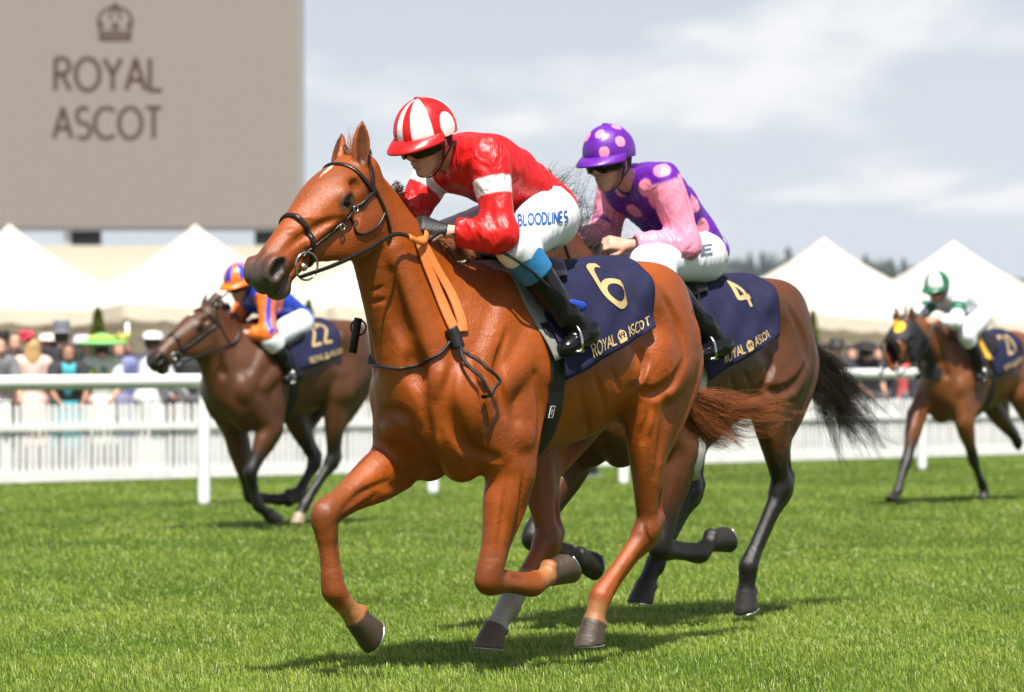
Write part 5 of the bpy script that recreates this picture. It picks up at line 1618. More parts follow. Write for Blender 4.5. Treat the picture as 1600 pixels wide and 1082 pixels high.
    # gloves
    if look.get('glove'):
        mg = mat("glove", look['glove'], .5, bump=.3, bscale=150)
        for e, sd in (('l', 1), ('r', -1)):
            w = J['wr'+e]; F = Field(w-.17, w+.17, h*.8)
            add_hand(F, w + unit(J['hd'+e])*.012, J['hd'+e], J['hn'+e], sd)
            F.d -= .0035
            F.sub(half_space(w + unit(J['hd'+e])*.004, -np.asarray(J['hd'+e]), .2), .003)
            Vg, Qg = F.surface(); obj('glove', mesh('glove', Vg, Qg, mg), root)
    # helmet, goggles, chin strap
    hc = J['head'] + A[2]*.046 - A[0]*.004
    rad = (.138, .113, .130)
    v, f, cc = cap_mesh(hc, A, look['cap'], rad)
    hm = obj('helmet', mesh('helmet', v, f, M_CAP, True, cc), root)
    v, f, cc = peak_mesh(hc, A, rad, look.get('peak_len', .062), look['peak'])
    obj('peak', mesh('peak', v, f, M_CAP, True, cc), hm)
    MB().sphere(hc + A[2]*.129, (.016, .016, .007), 12, 6).build('button', mat("cap_button", look['button'], .5), hm)
    v, f = goggles_mesh(J['head'], A)
    gg_ = obj('goggles', mesh('goggles', v, f, M_LENS), root)
    mb = MB()
    for e in (1, -1):
        T = lambda f_, l_, u_: J['head'] + f_*A[0] + e*l_*A[1] + u_*A[2]
        mb.tube(spline([T(.03, .086, .012), T(-.02, .104, .030), T(-.07, .092, .05), T(-.12, .03, .06)], 5), .011, 6, flat=.25, wdir=A[2])
    mb.build('goggle_strap', M_STRAP, gg_)
    mb = MB()
    for e in (1, -1):
        T = lambda f_, l_, u_: J['head'] + f_*A[0] + e*l_*A[1] + u_*A[2]
        mb.tube(spline([T(.005, .090, .03), T(.014, .083, -.03), T(.026, .066, -.085), T(.045, .03, -.122), T(.05, 0, -.128)], 5), .009, 6, flat=.3, wdir=A[0])
        mb.tube(spline([T(-.05, .090, .03), T(-.028, .086, -.03), T(.022, .068, -.078)], 5), .008, 6, flat=.3, wdir=A[0])
    mb.build('chin_strap', M_STRAP, hm)
    # hair below the helmet at the nape
    Fh = Field(J['head']-.16, J['head']+.16, h)
    Fh.add(Ball(J['head'] - A[0]*.028 + A[2]*.015, (.088, .0805, .082), A), .005)
    Fh.sub(half_space(J['head'] + A[0]*.0, A[0] - .0*A[2], .2), .004)
    Vh, Qh = Fh.surface(); obj('hair', mesh('hair', Vh, Qh, mat("short_hair", look.get('hair', (.05, .03, .02)), .7, bump=.5, bscale=300)), root)
    return root, Skin(Fj), Skin(Fb)
def red_joints():
    J = dict(pelvis=P(848, 334, 0), shl=P(762, 250, .19), shr=P(690, 262, -.19), ell=P(782, 368, .27), elr=P(640, 335, -.25),
             wrl=P(700, 362, .115), wrr=V3(.66, -.10, 1.72), hipl=P(856, 340, .11), hipr=V3(-.10, -.11, 1.78), knl=P(806, 385, .27), anl=P(884, 492, .325), tol=P(880, 546, .33))
    J['hel'] = P(920, 516, .335)
    for a, b in (('knr', 'knl'), ('anr', 'anl'), ('tor', 'tol'), ('her', 'hel')): J[a] = J[b]*V3(1, -1, 1)
    J['hdl'] = P(664, 352, .06) - J['wrl']; J['hdr'] = V3(.12, .05, -.02)
    J['hnl'] = V3(.1, .8, .6); J['hnr'] = V3(.1, -.8, .6)
    J['bend'] = V3(.0, 0, .045)
    J['head'] = P(668, 222, .02)
    J['A'] = head_axes((.90, .08, -.36))
    return J
JR = red_joints()
RED, WHT = (.60, .008, .008), (.80, .80, .80)
def cap_red(az, el):
    if (abs(az)-96)**2/20**2 + (el-6)**2/24**2 < 1: return np.array(WHT)
    if 62 < abs(az) < 130: return np.array(RED)
    x = (az % 360) / 360 * 9
    return np.array(WHT if int(x + .5) % 2 else RED)
s_, e_ = JR['shl'], JR['ell']; s2, e2 = JR['shr'], JR['elr']
look = dict(silk=RED, cap=cap_red, peak=RED, button=RED, cuff=(.10, .10, .09), collar=(.3, .01, .01), glove=(.012, .012, .012), knee=(.02, .16, .36), boot_top=.40,
            rules=[(Cut(Sweep([[*(s_*.72+e_*.28), .13, .13], [*(s_*.42+e_*.58), .13, .13]]), [(s_*.72+e_*.28, s_-e_), (s_*.51+e_*.49, e_-s_)]), WHT, .006),
                   (Cut(Sweep([[*(s2*.72+e2*.28), .13, .13], [*(s2*.42+e2*.58), .13, .13]]), [(s2*.72+e2*.28, s2-e2), (s2*.51+e2*.49, e2-s2)]), WHT, .006)])
red, SKJ, SKB = jockey(FL, JR, look, .006, 'jockey in red silks with white armbands and red and white striped helmet')
# word down the thigh of the white breeches
M_BLUE = mat("blue_print", (.02, .09, .33), .6)
def on_breeches(fr, skin, root, txt, p0, p1, hpx, m, seed=0):
    """Lettering set along a line seen on the breeches."""
    st, wd = text_strokes(txt, .20)
    def place(x, y):
        px = p0[0] + (p1[0]-p0[0])*x/wd + 0*y; py = p0[1] + (p1[1]-p0[1])*x/wd - y*hpx
        q = skin.hit(fr, px, py)
        if q is None: q = skin.hit(fr, p0[0]+8, p0[1]-8)
        return q, skin.grad(q)[0]
    stroke_mesh(st, .20, place, .006).build('lettering', m, root)
breeches = [o for o in red.children if o.name.startswith('breeches')][0]
on_breeches(FL, SKB, breeches, 'BLOODLINES', (810, 354), (885, 347), 16, M_BLUE)
# stirrups hang from the saddle
def stirrups(fr, root, J, top):
    for e, sd in (('l', 1), ('r', -1)):
        ball = J['to'+e]*.72 + J['he'+e]*.28; dn = unit(J['to'+e]-J['he'+e])
        tp = np.array(top)*V3(1, sd, 1)
        ax = unit(np.cross(dn, (0, sd, 0)))
        b = ball + V3(0, 0, -.03)
        mb = MB(); arch = [b + V3(0, -.062*sd, 0)]
        for a in np.linspace(0, math.pi, 11): arch.append(b + V3(0, -.062*sd*math.cos(a), .035 + .075*math.sin(a)))
        arch.append(b + V3(0, .062*sd, 0))
        mb.tube(arch, .006, 6); mb.tube([b + V3(0, -.062, 0), b + V3(0, .062, 0)], .014, 6, flat=.4, wdir=(1, 0, 0))
        ir = mb.build('stirrup', M_STEEL, root)
        MB().tube([tp, b + V3(0, 0, .11)], .010, 6, flat=.3, wdir=(1, 0, 0)).build('stirrup_leather', M_LEATHER, ir)
stirrups(FL, saddle, JR, (.10, .21, 1.55))
whip = empty('riding_whip', tuple(FL.O), FL.rotz); tag(whip, 'black whip with a blue flap behind the boot of the red jockey', 'whip')
w0, w1 = HAND_L + V3(-.03, .02, .0), P(886, 474, .36)
MB().tube(spline([w0, .6*w0+.4*w1+V3(0, .12, .0), w1], 6), [.008]*3 + [.006]*10, 8).build('shaft', M_BLACK, whip)
mb = MB(); d_ = unit(P(922, 483, .37)-w1); mb.tube([w1 - d_*.01, w1 + d_*.03, w1 + d_*.085, w1 + d_*.105], [.012, .021, .021, .012], 8, flat=.25, wdir=(0, .2, 1)); mb.build('flap', mat("blue_flap", (.02, .06, .45), .4), whip)

# ---------------------------------------------------------------- second horse: dark bay, half a length behind
def ride(fr, J):
    """Mirror the far leg of a rider and fill in the rest."""
    for a, b in (('knr', 'knl'), ('anr', 'anl'), ('tor', 'tol'), ('her', 'hel')): J[a] = J[b]*V3(1, -1, 1)
    if 'hipr' not in J: J['hipr'] = J['hipl']*V3(1, -1, 1)
    J['bend'] = V3(0, 0, .04)
    return J

FP = Frame(0.77, 13.85, 47); PP = FP.P
BAY, BLK = (.095, .028, .006), (.006, .004, .003)
def second_pose():
    fl = dict(sh=V3(.58, .175, 1.04), el=V3(.30, .19, .80), kn=PP(1030, 858, .17), fe=PP(1093, 866, .15), co=PP(1112, 846, .14), so=PP(1136, 838, .14))
    fl['el'] = .0*fl['el'] + V3(.20, .19, .80)
    fr_ = dict(sh=V3(.60, -.175, 1.04), el=V3(.45, -.19, .82), kn=PP(832, 842, -.17), fe=PP(884, 868, -.15), co=PP(904, 874, -.14), so=PP(930, 880, -.14))
    hl = dict(hp=V3(-.52, .17, 1.33), st=PP(1195, 620, .21), hk=PP(1222, 762, .16), fe=PP(1169, 885, .14), co=PP(1166, 925, .13), so=PP(1168, 954, .13))
    hr = dict(hp=V3(-.52, -.17, 1.33), st=V3(-.30, -.19, .98), hk=PP(1080, 766, -.14), fe=PP(1024, 880, -.13), co=PP(1009, 914, -.13), so=PP(1003, 944, -.13))
    neck = [[.42, 0, 1.20, .20, .31], [.56, -.005, 1.30, .17, .275], [.69, -.01, 1.46, .135, .225], [.815, -.012, 1.62, .108, .180], [.90, -.012, 1.74, .095, .155], [.965, -.012, 1.84, .080, .115]]
    H = gallop_pose(FP, [fl, fr_], [hl, hr], (1.0, -.005, 1.93), (.75, -.05, -.65), [((-.35, .05, 1), (.5, .75, -.1)), ((-.35, -.12, 1), (.9, -.2, -.1))], neck, BAY, BLK)
    k = 332.1/386.6
    tx = lambda q: (1055.7 + (q[0]-831)*k, 598 + (q[1]-598)*k)
    H['sculpt'] = sculptor([(g[0], g[1]) + tuple(tx(q) for q in g[2:]) for g in HL['GR'] if g[2][0] > 900 and g[2][1] < 700], [])
    return H
HP = second_pose()
second, F_sec = build_horse('racehorse', FP, HP, .0085, 'dark bay racehorse with black tail just behind the chestnut horse')
SK2 = Skin(F_sec)
horseshoes(second, HP)
kA, kB = (.012, .009, .008), (.05, .03, .02)
hair('tail', second, hair_locks([PP(1252, 540, 0), PP(1262, 590, 0)], [PP(1385, 640, 0), PP(1378, 690, 0), PP(1345, 715, 0), PP(1300, 705, 0)], 1700, .016, .028, (0, 0, .035), 12, 18, .02), .0010, kA, kB)
T2 = lambda a, b, c: HP['poll'] + HS*(a*HP['M'][0] + b*HP['M'][1] + c*HP['M'][2])
crest2 = [T2(-.02, 0, 0), V3(.84, 0, 1.90), V3(.70, 0, 1.74), V3(.60, 0, 1.66), V3(.46, 0, 1.60)]
hair('mane', second, hair_locks(crest2, [p + V3(-.20, -.02, .10) for p in crest2], 420, .02, .05, (-.02, 0, .03), 14, 10, .003, 140), .0011, kA, kB)
make_bridle(FP, HP, SK2, 'dark leather bridle hidden behind the red jockey', PP(940, 382, .05), PP(935, 385, -.06), detail=False)
cloth2, D2 = cloth_with_number(FP, SK2, [(.27, 0), (-.47, 0), (-.40, .41), (.17, .64)], 1.18, '4', 'navy saddle cloth folded over its gold number on the bay', num=(.62, .56, .17), line=(.22, .945, .044), slant=-.15, seed=2)
saddle2 = empty('racing_saddle', tuple(FP.O), FP.rotz); tag(saddle2, 'small black racing saddle under the jockey in purple', 'saddle')
v, f = Drape(SK2, 1.18, [(.30, 0), (-.16, 0), (.02, .20), (.23, .24)], .030, .0, 3).grid(20, 16, .012); obj('saddle_flap', mesh('flap', v, f, M_LEATHER), saddle2)
girth(FP, SK2, .13, 1.18, saddle2, m=mat("white_girth", (.55, .53, .5), .7))
JP = ride(FP, dict(pelvis=PP(1088, 396, 0), shl=PP(1040, 288, .19), shr=PP(962, 300, -.19), ell=PP(1072, 382, .27), elr=PP(942, 368, -.24), wrl=PP(982, 383, .12), wrr=V3(.64, -.10, 1.74),
          hipl=PP(1094, 402, .11), knl=PP(1012, 412, .27), anl=PP(1100, 508, .325), tol=PP(1090, 556, .33), hel=PP(1133, 538, .335)))
JP['hdl'] = PP(942, 378, .06) - JP['wrl']; JP['hdr'] = V3(.12, .05, -.02); JP['hnl'] = V3(.1, .8, .6); JP['hnr'] = V3(.1, -.8, .6)
JP['head'] = PP(953, 254, .02); JP['A'] = head_axes((.93, .10, -.22))
PUR, PINK = (.115, .010, .30), (.80, .26, .38)
dots_cap = [(18, 50), (-38, 42), (72, 24), (140, 40), (-110, 30), (30, 8), (100, 62)]
def cap_purple(az, el):
    for a, e in dots_cap:
        d = math.acos(max(-1, min(1, math.sin(R(el))*math.sin(R(e)) + math.cos(R(el))*math.cos(R(e))*math.cos(R(az-a)))))
        if d < R(11.5): return np.array(PINK)
    return np.array(PUR)
def arm_rule(J, e, col, t=.12):
    s, el, w = J['sh'+e], J['el'+e], J['wr'+e]
    return (Sweep([[*(s*(1-t)+el*t), .098, .098], [*el, .095, .095], [*w, .09, .09]]), col, .008)
FrameDots = [(1008, 294), (990, 332), (1034, 264), (1086, 318), (968, 296), (1100, 354)]
lookp = dict(silk=PUR, cap=cap_purple, peak=PUR, button=PUR, cuff=(.05, .04, .05), collar=(.05, .005, .12), boot_top=.06, skin=(.55, .30, .21), hair=(.10, .05, .02),
             rules=[arm_rule(JP, 'l', PINK), arm_rule(JP, 'r', PINK)])
_c = body_prims(JP); _F = solid([_c['torso'], _c['arml'], _c['armr']], .012, .045, .016); _s = Skin(_F)
for q in FrameDots:
    p = _s.hit(FP, *q, off=.012)
    if p is not None: lookp['rules'].append((Ball(p, .042), PINK, .006))
purple, SKJ2, SKB2 = jockey(FP, JP, lookp, .0065, 'jockey in purple silks with pink spots and pink sleeves')
br2 = [o for o in purple.children if o.name.startswith('breeches')][0]
on_breeches(FP, SKB2, br2, 'ILE', (1066, 402), (1112, 396), 13, mat("grey_print", (.12, .13, .2), .6))
stirrups(FP, saddle2, JP, (.10, .21, 1.55))

# ---------------------------------------------------------------- third horse, by the rail on the left
F3 = Frame(-1.80, 23.3, 48); P3 = F3.P
BROWN = (.085, .028, .008)
def third_pose():
    fl = dict(sh=V3(.58, .175, 1.02), el=P3(424, 668, .19), kn=P3(391, 738, .17), fe=P3(402, 790, .15), co=P3(420, 805, .15), so=P3(437, 815, .15))
    fr_ = dict(sh=V3(.60, -.175, 1.02), el=P3(368, 676, -.19), kn=P3(392, 778, -.16), fe=P3(438, 782, -.14), co=P3(452, 775, -.13), so=P3(468, 770, -.13))
    hl = dict(hp=V3(-.50, .17, 1.30), st=P3(522, 620, .21), hk=P3(519, 720, .15), fe=P3(476, 788, .13), co=P3(468, 806, .13), so=P3(466, 822, .13))
    hr = dict(hp=V3(-.50, -.17, 1.30), st=V3(-.18, -.19, .98), hk=P3(492, 722, -.14), fe=P3(470, 765, -.13), co=P3(458, 778, -.13), so=P3(446, 786, -.13))
    po = P3(322, 480, .0)
    neck = [[.42, 0, 1.18, .20, .31], [.56, 0, 1.27, .165, .27], [.72, 0, 1.40, .13, .22], [.5*(.72+po[0]-.03), 0, .5*(1.40+po[2]-.09)+.01, .108, .175], [po[0]-.03, 0, po[2]-.09, .085, .12]]
    H = gallop_pose(F3, [fl, fr_], [hl, hr], po, (.80, -.10, -.56), [((-.55, .2, .9), (.5, .75, -.1)), ((-.5, -.2, .9), (.9, -.2, -.1))], neck, BROWN, BLK)
    T = lambda a, b, c: H['poll'] + HS*(a*H['M'][0] + b*H['M'][1] + c*H['M'][2])
    H['paint'].append((Ball(T(.13, .01, .0), (.035, .03, .03), H['M']), (.75, .72, .68), .01))
    a = hl; H['paint'].append((Grow(hoof_shape(a['co'], a['so'], V3(0, 1, 0)), .01), (.30, .24, .16), .01))
    return H
H3 = third_pose()
third, F_3 = build_horse('racehorse', F3, H3, .013, 'bay racehorse with white forehead spot running nearest the rail')
SK3 = Skin(F_3)
T3 = lambda a, b, c: H3['poll'] + HS*(a*H3['M'][0] + b*H3['M'][1] + c*H3['M'][2])
hair('mane', third, hair_locks([T3(-.03, 0, 0), V3(.5*(H3['poll'][0]+.5), 0, 1.62), V3(.5, 0, 1.56)], [T3(-.16, .0, -.02), V3(.55, -.08, 1.68), V3(.36, -.08, 1.58)], 260, .012, .03, (-.02, 0, .03), 24, 8, .015), .003, kA, kB)
hair('tail', third, hair_locks([V3(-.90, 0, 1.22), V3(-.92, 0, 1.16)], [V3(-1.5, 0, 1.2), V3(-1.45, 0, 1.0), V3(-1.3, 0, .9)], 400, .016, .04, (0, 0, .03), 25, 12, .03), .0022, kA, kB)
make_bridle(F3, H3, SK3, 'leather bridle with steel rings on the horse nearest the rail', P3(368, 516, .06), P3(360, 516, -.06), w=1.2, detail=False)
cloth3, _ = cloth_with_number(F3, SK3, [(.27, 0), (-.38, 0), (-.33, .42), (.17, .56)], 1.18, '22', 'navy saddle cloth with gold number twenty two', num=(.42, .68, .18), line=(.27, .95, .045), fine=False, seed=6)
saddle3 = empty('racing_saddle', tuple(F3.O), F3.rotz); tag(saddle3, 'small dark racing saddle under the jockey in orange and blue', 'saddle')
v, f = Drape(SK3, 1.18, [(.32, 0), (-.16, 0), (.02, .26), (.24, .36)], .030, .0, 3).grid(14, 10, .012); obj('saddle_flap', mesh('flap', v, f, M_LEATHER), saddle3)
girth(F3, SK3, .13, 1.18, saddle3)
J3 = ride(F3, dict(pelvis=P3(462, 503, 0), shl=P3(416, 462, .18), shr=P3(388, 468, -.18), ell=P3(420, 522, .27), elr=P3(366, 508, -.24), wrl=P3(386, 521, .12), wrr=P3(364, 520, -.08),
         hipl=P3(464, 508, .11), knl=P3(424, 531, .27), anl=P3(452, 572, .32), tol=P3(446, 594, .33), hel=P3(466, 586, .33)))
J3['hdl'] = P3(366, 518, .06) - J3['wrl']; J3['hdr'] = V3(.12, .05, -.03); J3['hnl'] = V3(.1, .8, .6); J3['hnr'] = V3(.1, -.8, .6)
J3['head'] = P3(375, 445, .0); J3['A'] = head_axes((.93, .1, -.30))
ORG, BLU = (.80, .16, .012), (.012, .05, .42)
def cap_orange(az, el): return np.array(BLU if int(((az + 18) % 360)/360*10) % 2 == 0 and el > 8 else ORG)
s3, e3, w3 = J3['shl'], J3['ell'], J3['wrl']
look3 = dict(silk=BLU, cap=cap_orange, peak=ORG, button=ORG, cuff=(.5, .5, .5), collar=BLU, boot_top=.06, skin=(.5, .27, .19), rules=[arm_rule(J3, 'r', ORG, .2), arm_rule(J3, 'l', ORG, .1)])
ax3 = unit(np.cross(unit(e3-s3), V3(0, 1, 0)))
for off in (-.036, .036):      # orange bands down the sleeve
    look3['rules'].append((Sweep([[*(s3+ax3*off*1.2+V3(0, .05, 0)), .10, .017], [*(e3+ax3*off+V3(0, .05, 0)), .10, .017]]), BLU, .008))
for off in (-.03, .03):
    look3['rules'].append((Sweep([[*(e3+V3(0, .04, off)), .10, .015], [*(w3+V3(0, .04, off*.7)), .10, .015]]), BLU, .008))
ch3 = .5*(J3['shl']+J3['shr'])
look3['rules'].append((Sweep([[*(ch3*.8+J3['pelvis']*.2+V3(0, .10, .10)), .2, .03], [*(ch3*.75+J3['pelvis']*.25+V3(.02, .1, -.12)), .2, .03]]), ORG, .008))
rider3, _, _ = jockey(F3, J3, look3, .010, 'jockey in royal blue silks with orange stripes and striped cap')
stirrups(F3, saddle3, J3, (.10, .21, 1.55))

# ---------------------------------------------------------------- fourth horse, trailing on the right
F4 = Frame(4.44, 28.2, 52); P4 = F4.P
def fourth_pose():
    fr_ = dict(sh=V3(.60, -.175, 1.04), el=P4(1432, 652, -.19), kn=P4(1416, 724, -.16), fe=P4(1403, 766, -.14), co=P4(1397, 776, -.14), so=P4(1392, 785, -.14))
    fl = dict(sh=V3(.58, .175, 1.04), el=P4(1507, 660, .19), kn=P4(1521, 718, .17), fe=P4(1535, 758, .15), co=P4(1538, 769, .15), so=P4(1538, 779, .15))
    hl = dict(hp=V3(-.50, .17, 1.32), st=P4(1590, 622, .21), hk=P4(1628, 690, .15), fe=P4(1650, 742, .13), co=P4(1656, 756, .13), so=P4(1658, 766, .13))
    hr = dict(hp=V3(-.50, -.17, 1.32), st=P4(1545, 630, -.19), hk=P4(1590, 690, -.14), fe=P4(1608, 738, -.13), co=P4(1612, 752, -.13), so=P4(1612, 764, -.13))
    po = P4(1412, 500, .0)
    neck = [[.42, 0, 1.20, .20, .31], [.56, 0, 1.30, .165, .27], [.70, 0, 1.44, .13, .22], [.5*(.70+po[0]-.03), 0, .5*(1.44+po[2]-.08)+.01, .108, .175], [po[0]-.03, 0, po[2]-.08, .085, .12]]
    H = gallop_pose(F4, [fl, fr_], [hl, hr], po, (.72, .02, -.78), [((.0, .2, 1), (.9, .3, -.1)), ((.0, -.25, 1), (.9, -.2, -.1))], neck, (.16, .050, .012), BLK)
    return H
H4 = fourth_pose()
fourth, F_4 = build_horse('racehorse', F4, H4, .013, 'bay racehorse in a black hood with yellow patch trailing on the right')
SK4 = Skin(F_4)
T4 = lambda a, b, c: H4['poll'] + HS*(a*H4['M'][0] + b*H4['M'][1] + c*H4['M'][2])
hair('mane', fourth, hair_locks([T4(-.03, 0, 0), V3(.70, 0, 1.68), V3(.5, 0, 1.58)], [T4(-.12, .02, -.02), V3(.60, -.1, 1.66), V3(.38, -.08, 1.56)], 220, .012, .03, (-.02, 0, .02), 34, 8, .015), .003, kA, kB)
hair('tail', fourth, hair_locks([V3(-.90, 0, 1.22), V3(-.92, 0, 1.16)], [V3(-1.5, 0, 1.1), V3(-1.4, 0, .9), V3(-1.3, 0, .8)], 300, .016, .04, (0, 0, .03), 35, 12, .03), .0026, kA, kB)
make_bridle(F4, H4, SK4, 'leather bridle over the hood of the trailing horse', P4(1450, 505, .05), P4(1444, 506, -.06), w=1.2, detail=False)
# hood: a shell over the face with eye holes, and its yellow patch
hood = empty('racing_hood', tuple(F4.O), F4.rotz); tag(hood, 'black racing hood with a yellow patch on the trailing horse', 'hood')
Hf = Field(H4['poll'] - .55, H4['poll'] + .6, .011)
XX, YY, ZZ = np.meshgrid(*Hf.ax, indexing='ij'); pts = np.stack([XX, YY, ZZ], -1).reshape(-1, 3)
Hf.d = (SK4.d(pts) - .012).reshape(Hf.d.shape).astype(np.float32)
m0, m1 = H4['M'][0], H4['poll']
Hf.sub(half_space(T4(.24, 0, 0), m0, 2), .004); Hf.sub(half_space(T4(-.04, 0, 0), -m0, 2), .004)
for e in (1, -1):
    Hf.sub(Ball(T4(.182, -.056, e*.10), (.04, .032, .05), H4['M']), .004)
    Hf.sub(Ball(T4(-.02, .06, e*.054), (.06, .13, .05), H4['M']), .004)
v, q = Hf.surface()
obj('hood', mesh('hood', v, q, mat("black_hood", (1, 1, 1), .7, attr=True), True,
    paint(v, (.012, .012, .016), [(Ball(T4(.12, .02, .02), (.075, .06, .05), H4['M']), (.85, .42, .01), .012), (Ball(T4(.06, .01, -.05), (.04, .06, .05), H4['M']), (.85, .42, .01), .012)])), hood)
cloth4, _ = cloth_with_number(F4, SK4, [(.27, 0), (-.42, 0), (-.38, .44), (.17, .60)], 1.18, '21', 'navy saddle cloth with gold number on the trailing horse', num=(.50, .70, .20), line=(.27, .95, .045), fine=False, seed=8)
saddle4 = empty('racing_saddle', tuple(F4.O), F4.rotz); tag(saddle4, 'dark and yellow racing saddle under the jockey in white', 'saddle')
v, f = Drape(SK4, 1.18, [(.32, 0), (-.16, 0), (.02, .26), (.26, .40)], .030, .0, 3).grid(14, 10, .012); obj('saddle_flap', mesh('flap', v, f, M_LEATHER), saddle4)
v, f = Drape(SK4, 1.18, [(.38, .02), (.30, .02), (.24, .42), (.32, .42)], .034, .0, 3).grid(6, 10, .008); obj('yellow_edging', mesh('edging', v, f, mat("yellow_pad", (.62, .34, .03), .6)), saddle4)
girth(F4, SK4, .13, 1.18, saddle4)
J4 = ride(F4, dict(pelvis=P4(1522, 498, 0), shl=P4(1500, 462, .17), shr=P4(1462, 470, -.17), ell=P4(1494, 503, .26), elr=P4(1436, 492, -.25), wrl=P4(1464, 500, .12), wrr=P4(1440, 505, -.08),
         hipl=P4(1526, 502, .11), knl=P4(1510, 524, .27), anl=P4(1532, 572, .31), tol=P4(1528, 590, .32), hel=P4(1543, 584, .32)))
J4['hdl'] = P4(1448, 502, .06) - J4['wrl']; J4['hdr'] = V3(.12, .05, -.03); J4['hnl'] = V3(.1, .8, .6); J4['hnr'] = V3(.1, -.8, .6)
J4['head'] = P4(1465, 452, .0); J4['A'] = head_axes((.93, .0, -.28))
GRN = (.01, .13, .06)
def cap_green(az, el): return np.array(WHT if -12 < az < 62 or abs(az+80) < 24 or abs(az-150) < 20 else GRN)
s4, e4 = J4['shl'], J4['ell']; s4r, e4r = J4['shr'], J4['elr']
look4 = dict(silk=(.74, .75, .80), cap=cap_green, peak=GRN, button=GRN, cuff=(.6, .6, .6), collar=GRN, boot_top=.06, skin=(.42, .24, .17),
             rules=[(Cut(Sweep([[*(s4*.6+e4*.4), .13, .13], [*(s4*.3+e4*.7), .13, .13]]), [(s4*.6+e4*.4, s4-e4), (s4*.3+e4*.7, e4-s4)]), GRN, .008),
                    (Cut(Sweep([[*(s4r*.6+e4r*.4), .13, .13], [*(s4r*.3+e4r*.7), .13, .13]]), [(s4r*.6+e4r*.4, s4r-e4r), (s4r*.3+e4r*.7, e4r-s4r)]), GRN, .008),
                    (Ball(.5*(J4['shl']+J4['shr']) + V3(.02, .03, .07), (.12, .06, .06)), GRN, .01)])
rider4, _, _ = jockey(F4, J4, look4, .010, 'jockey in white silks with green armbands and green and white cap')
stirrups(F4, saddle4, J4, (.10, .21, 1.55))

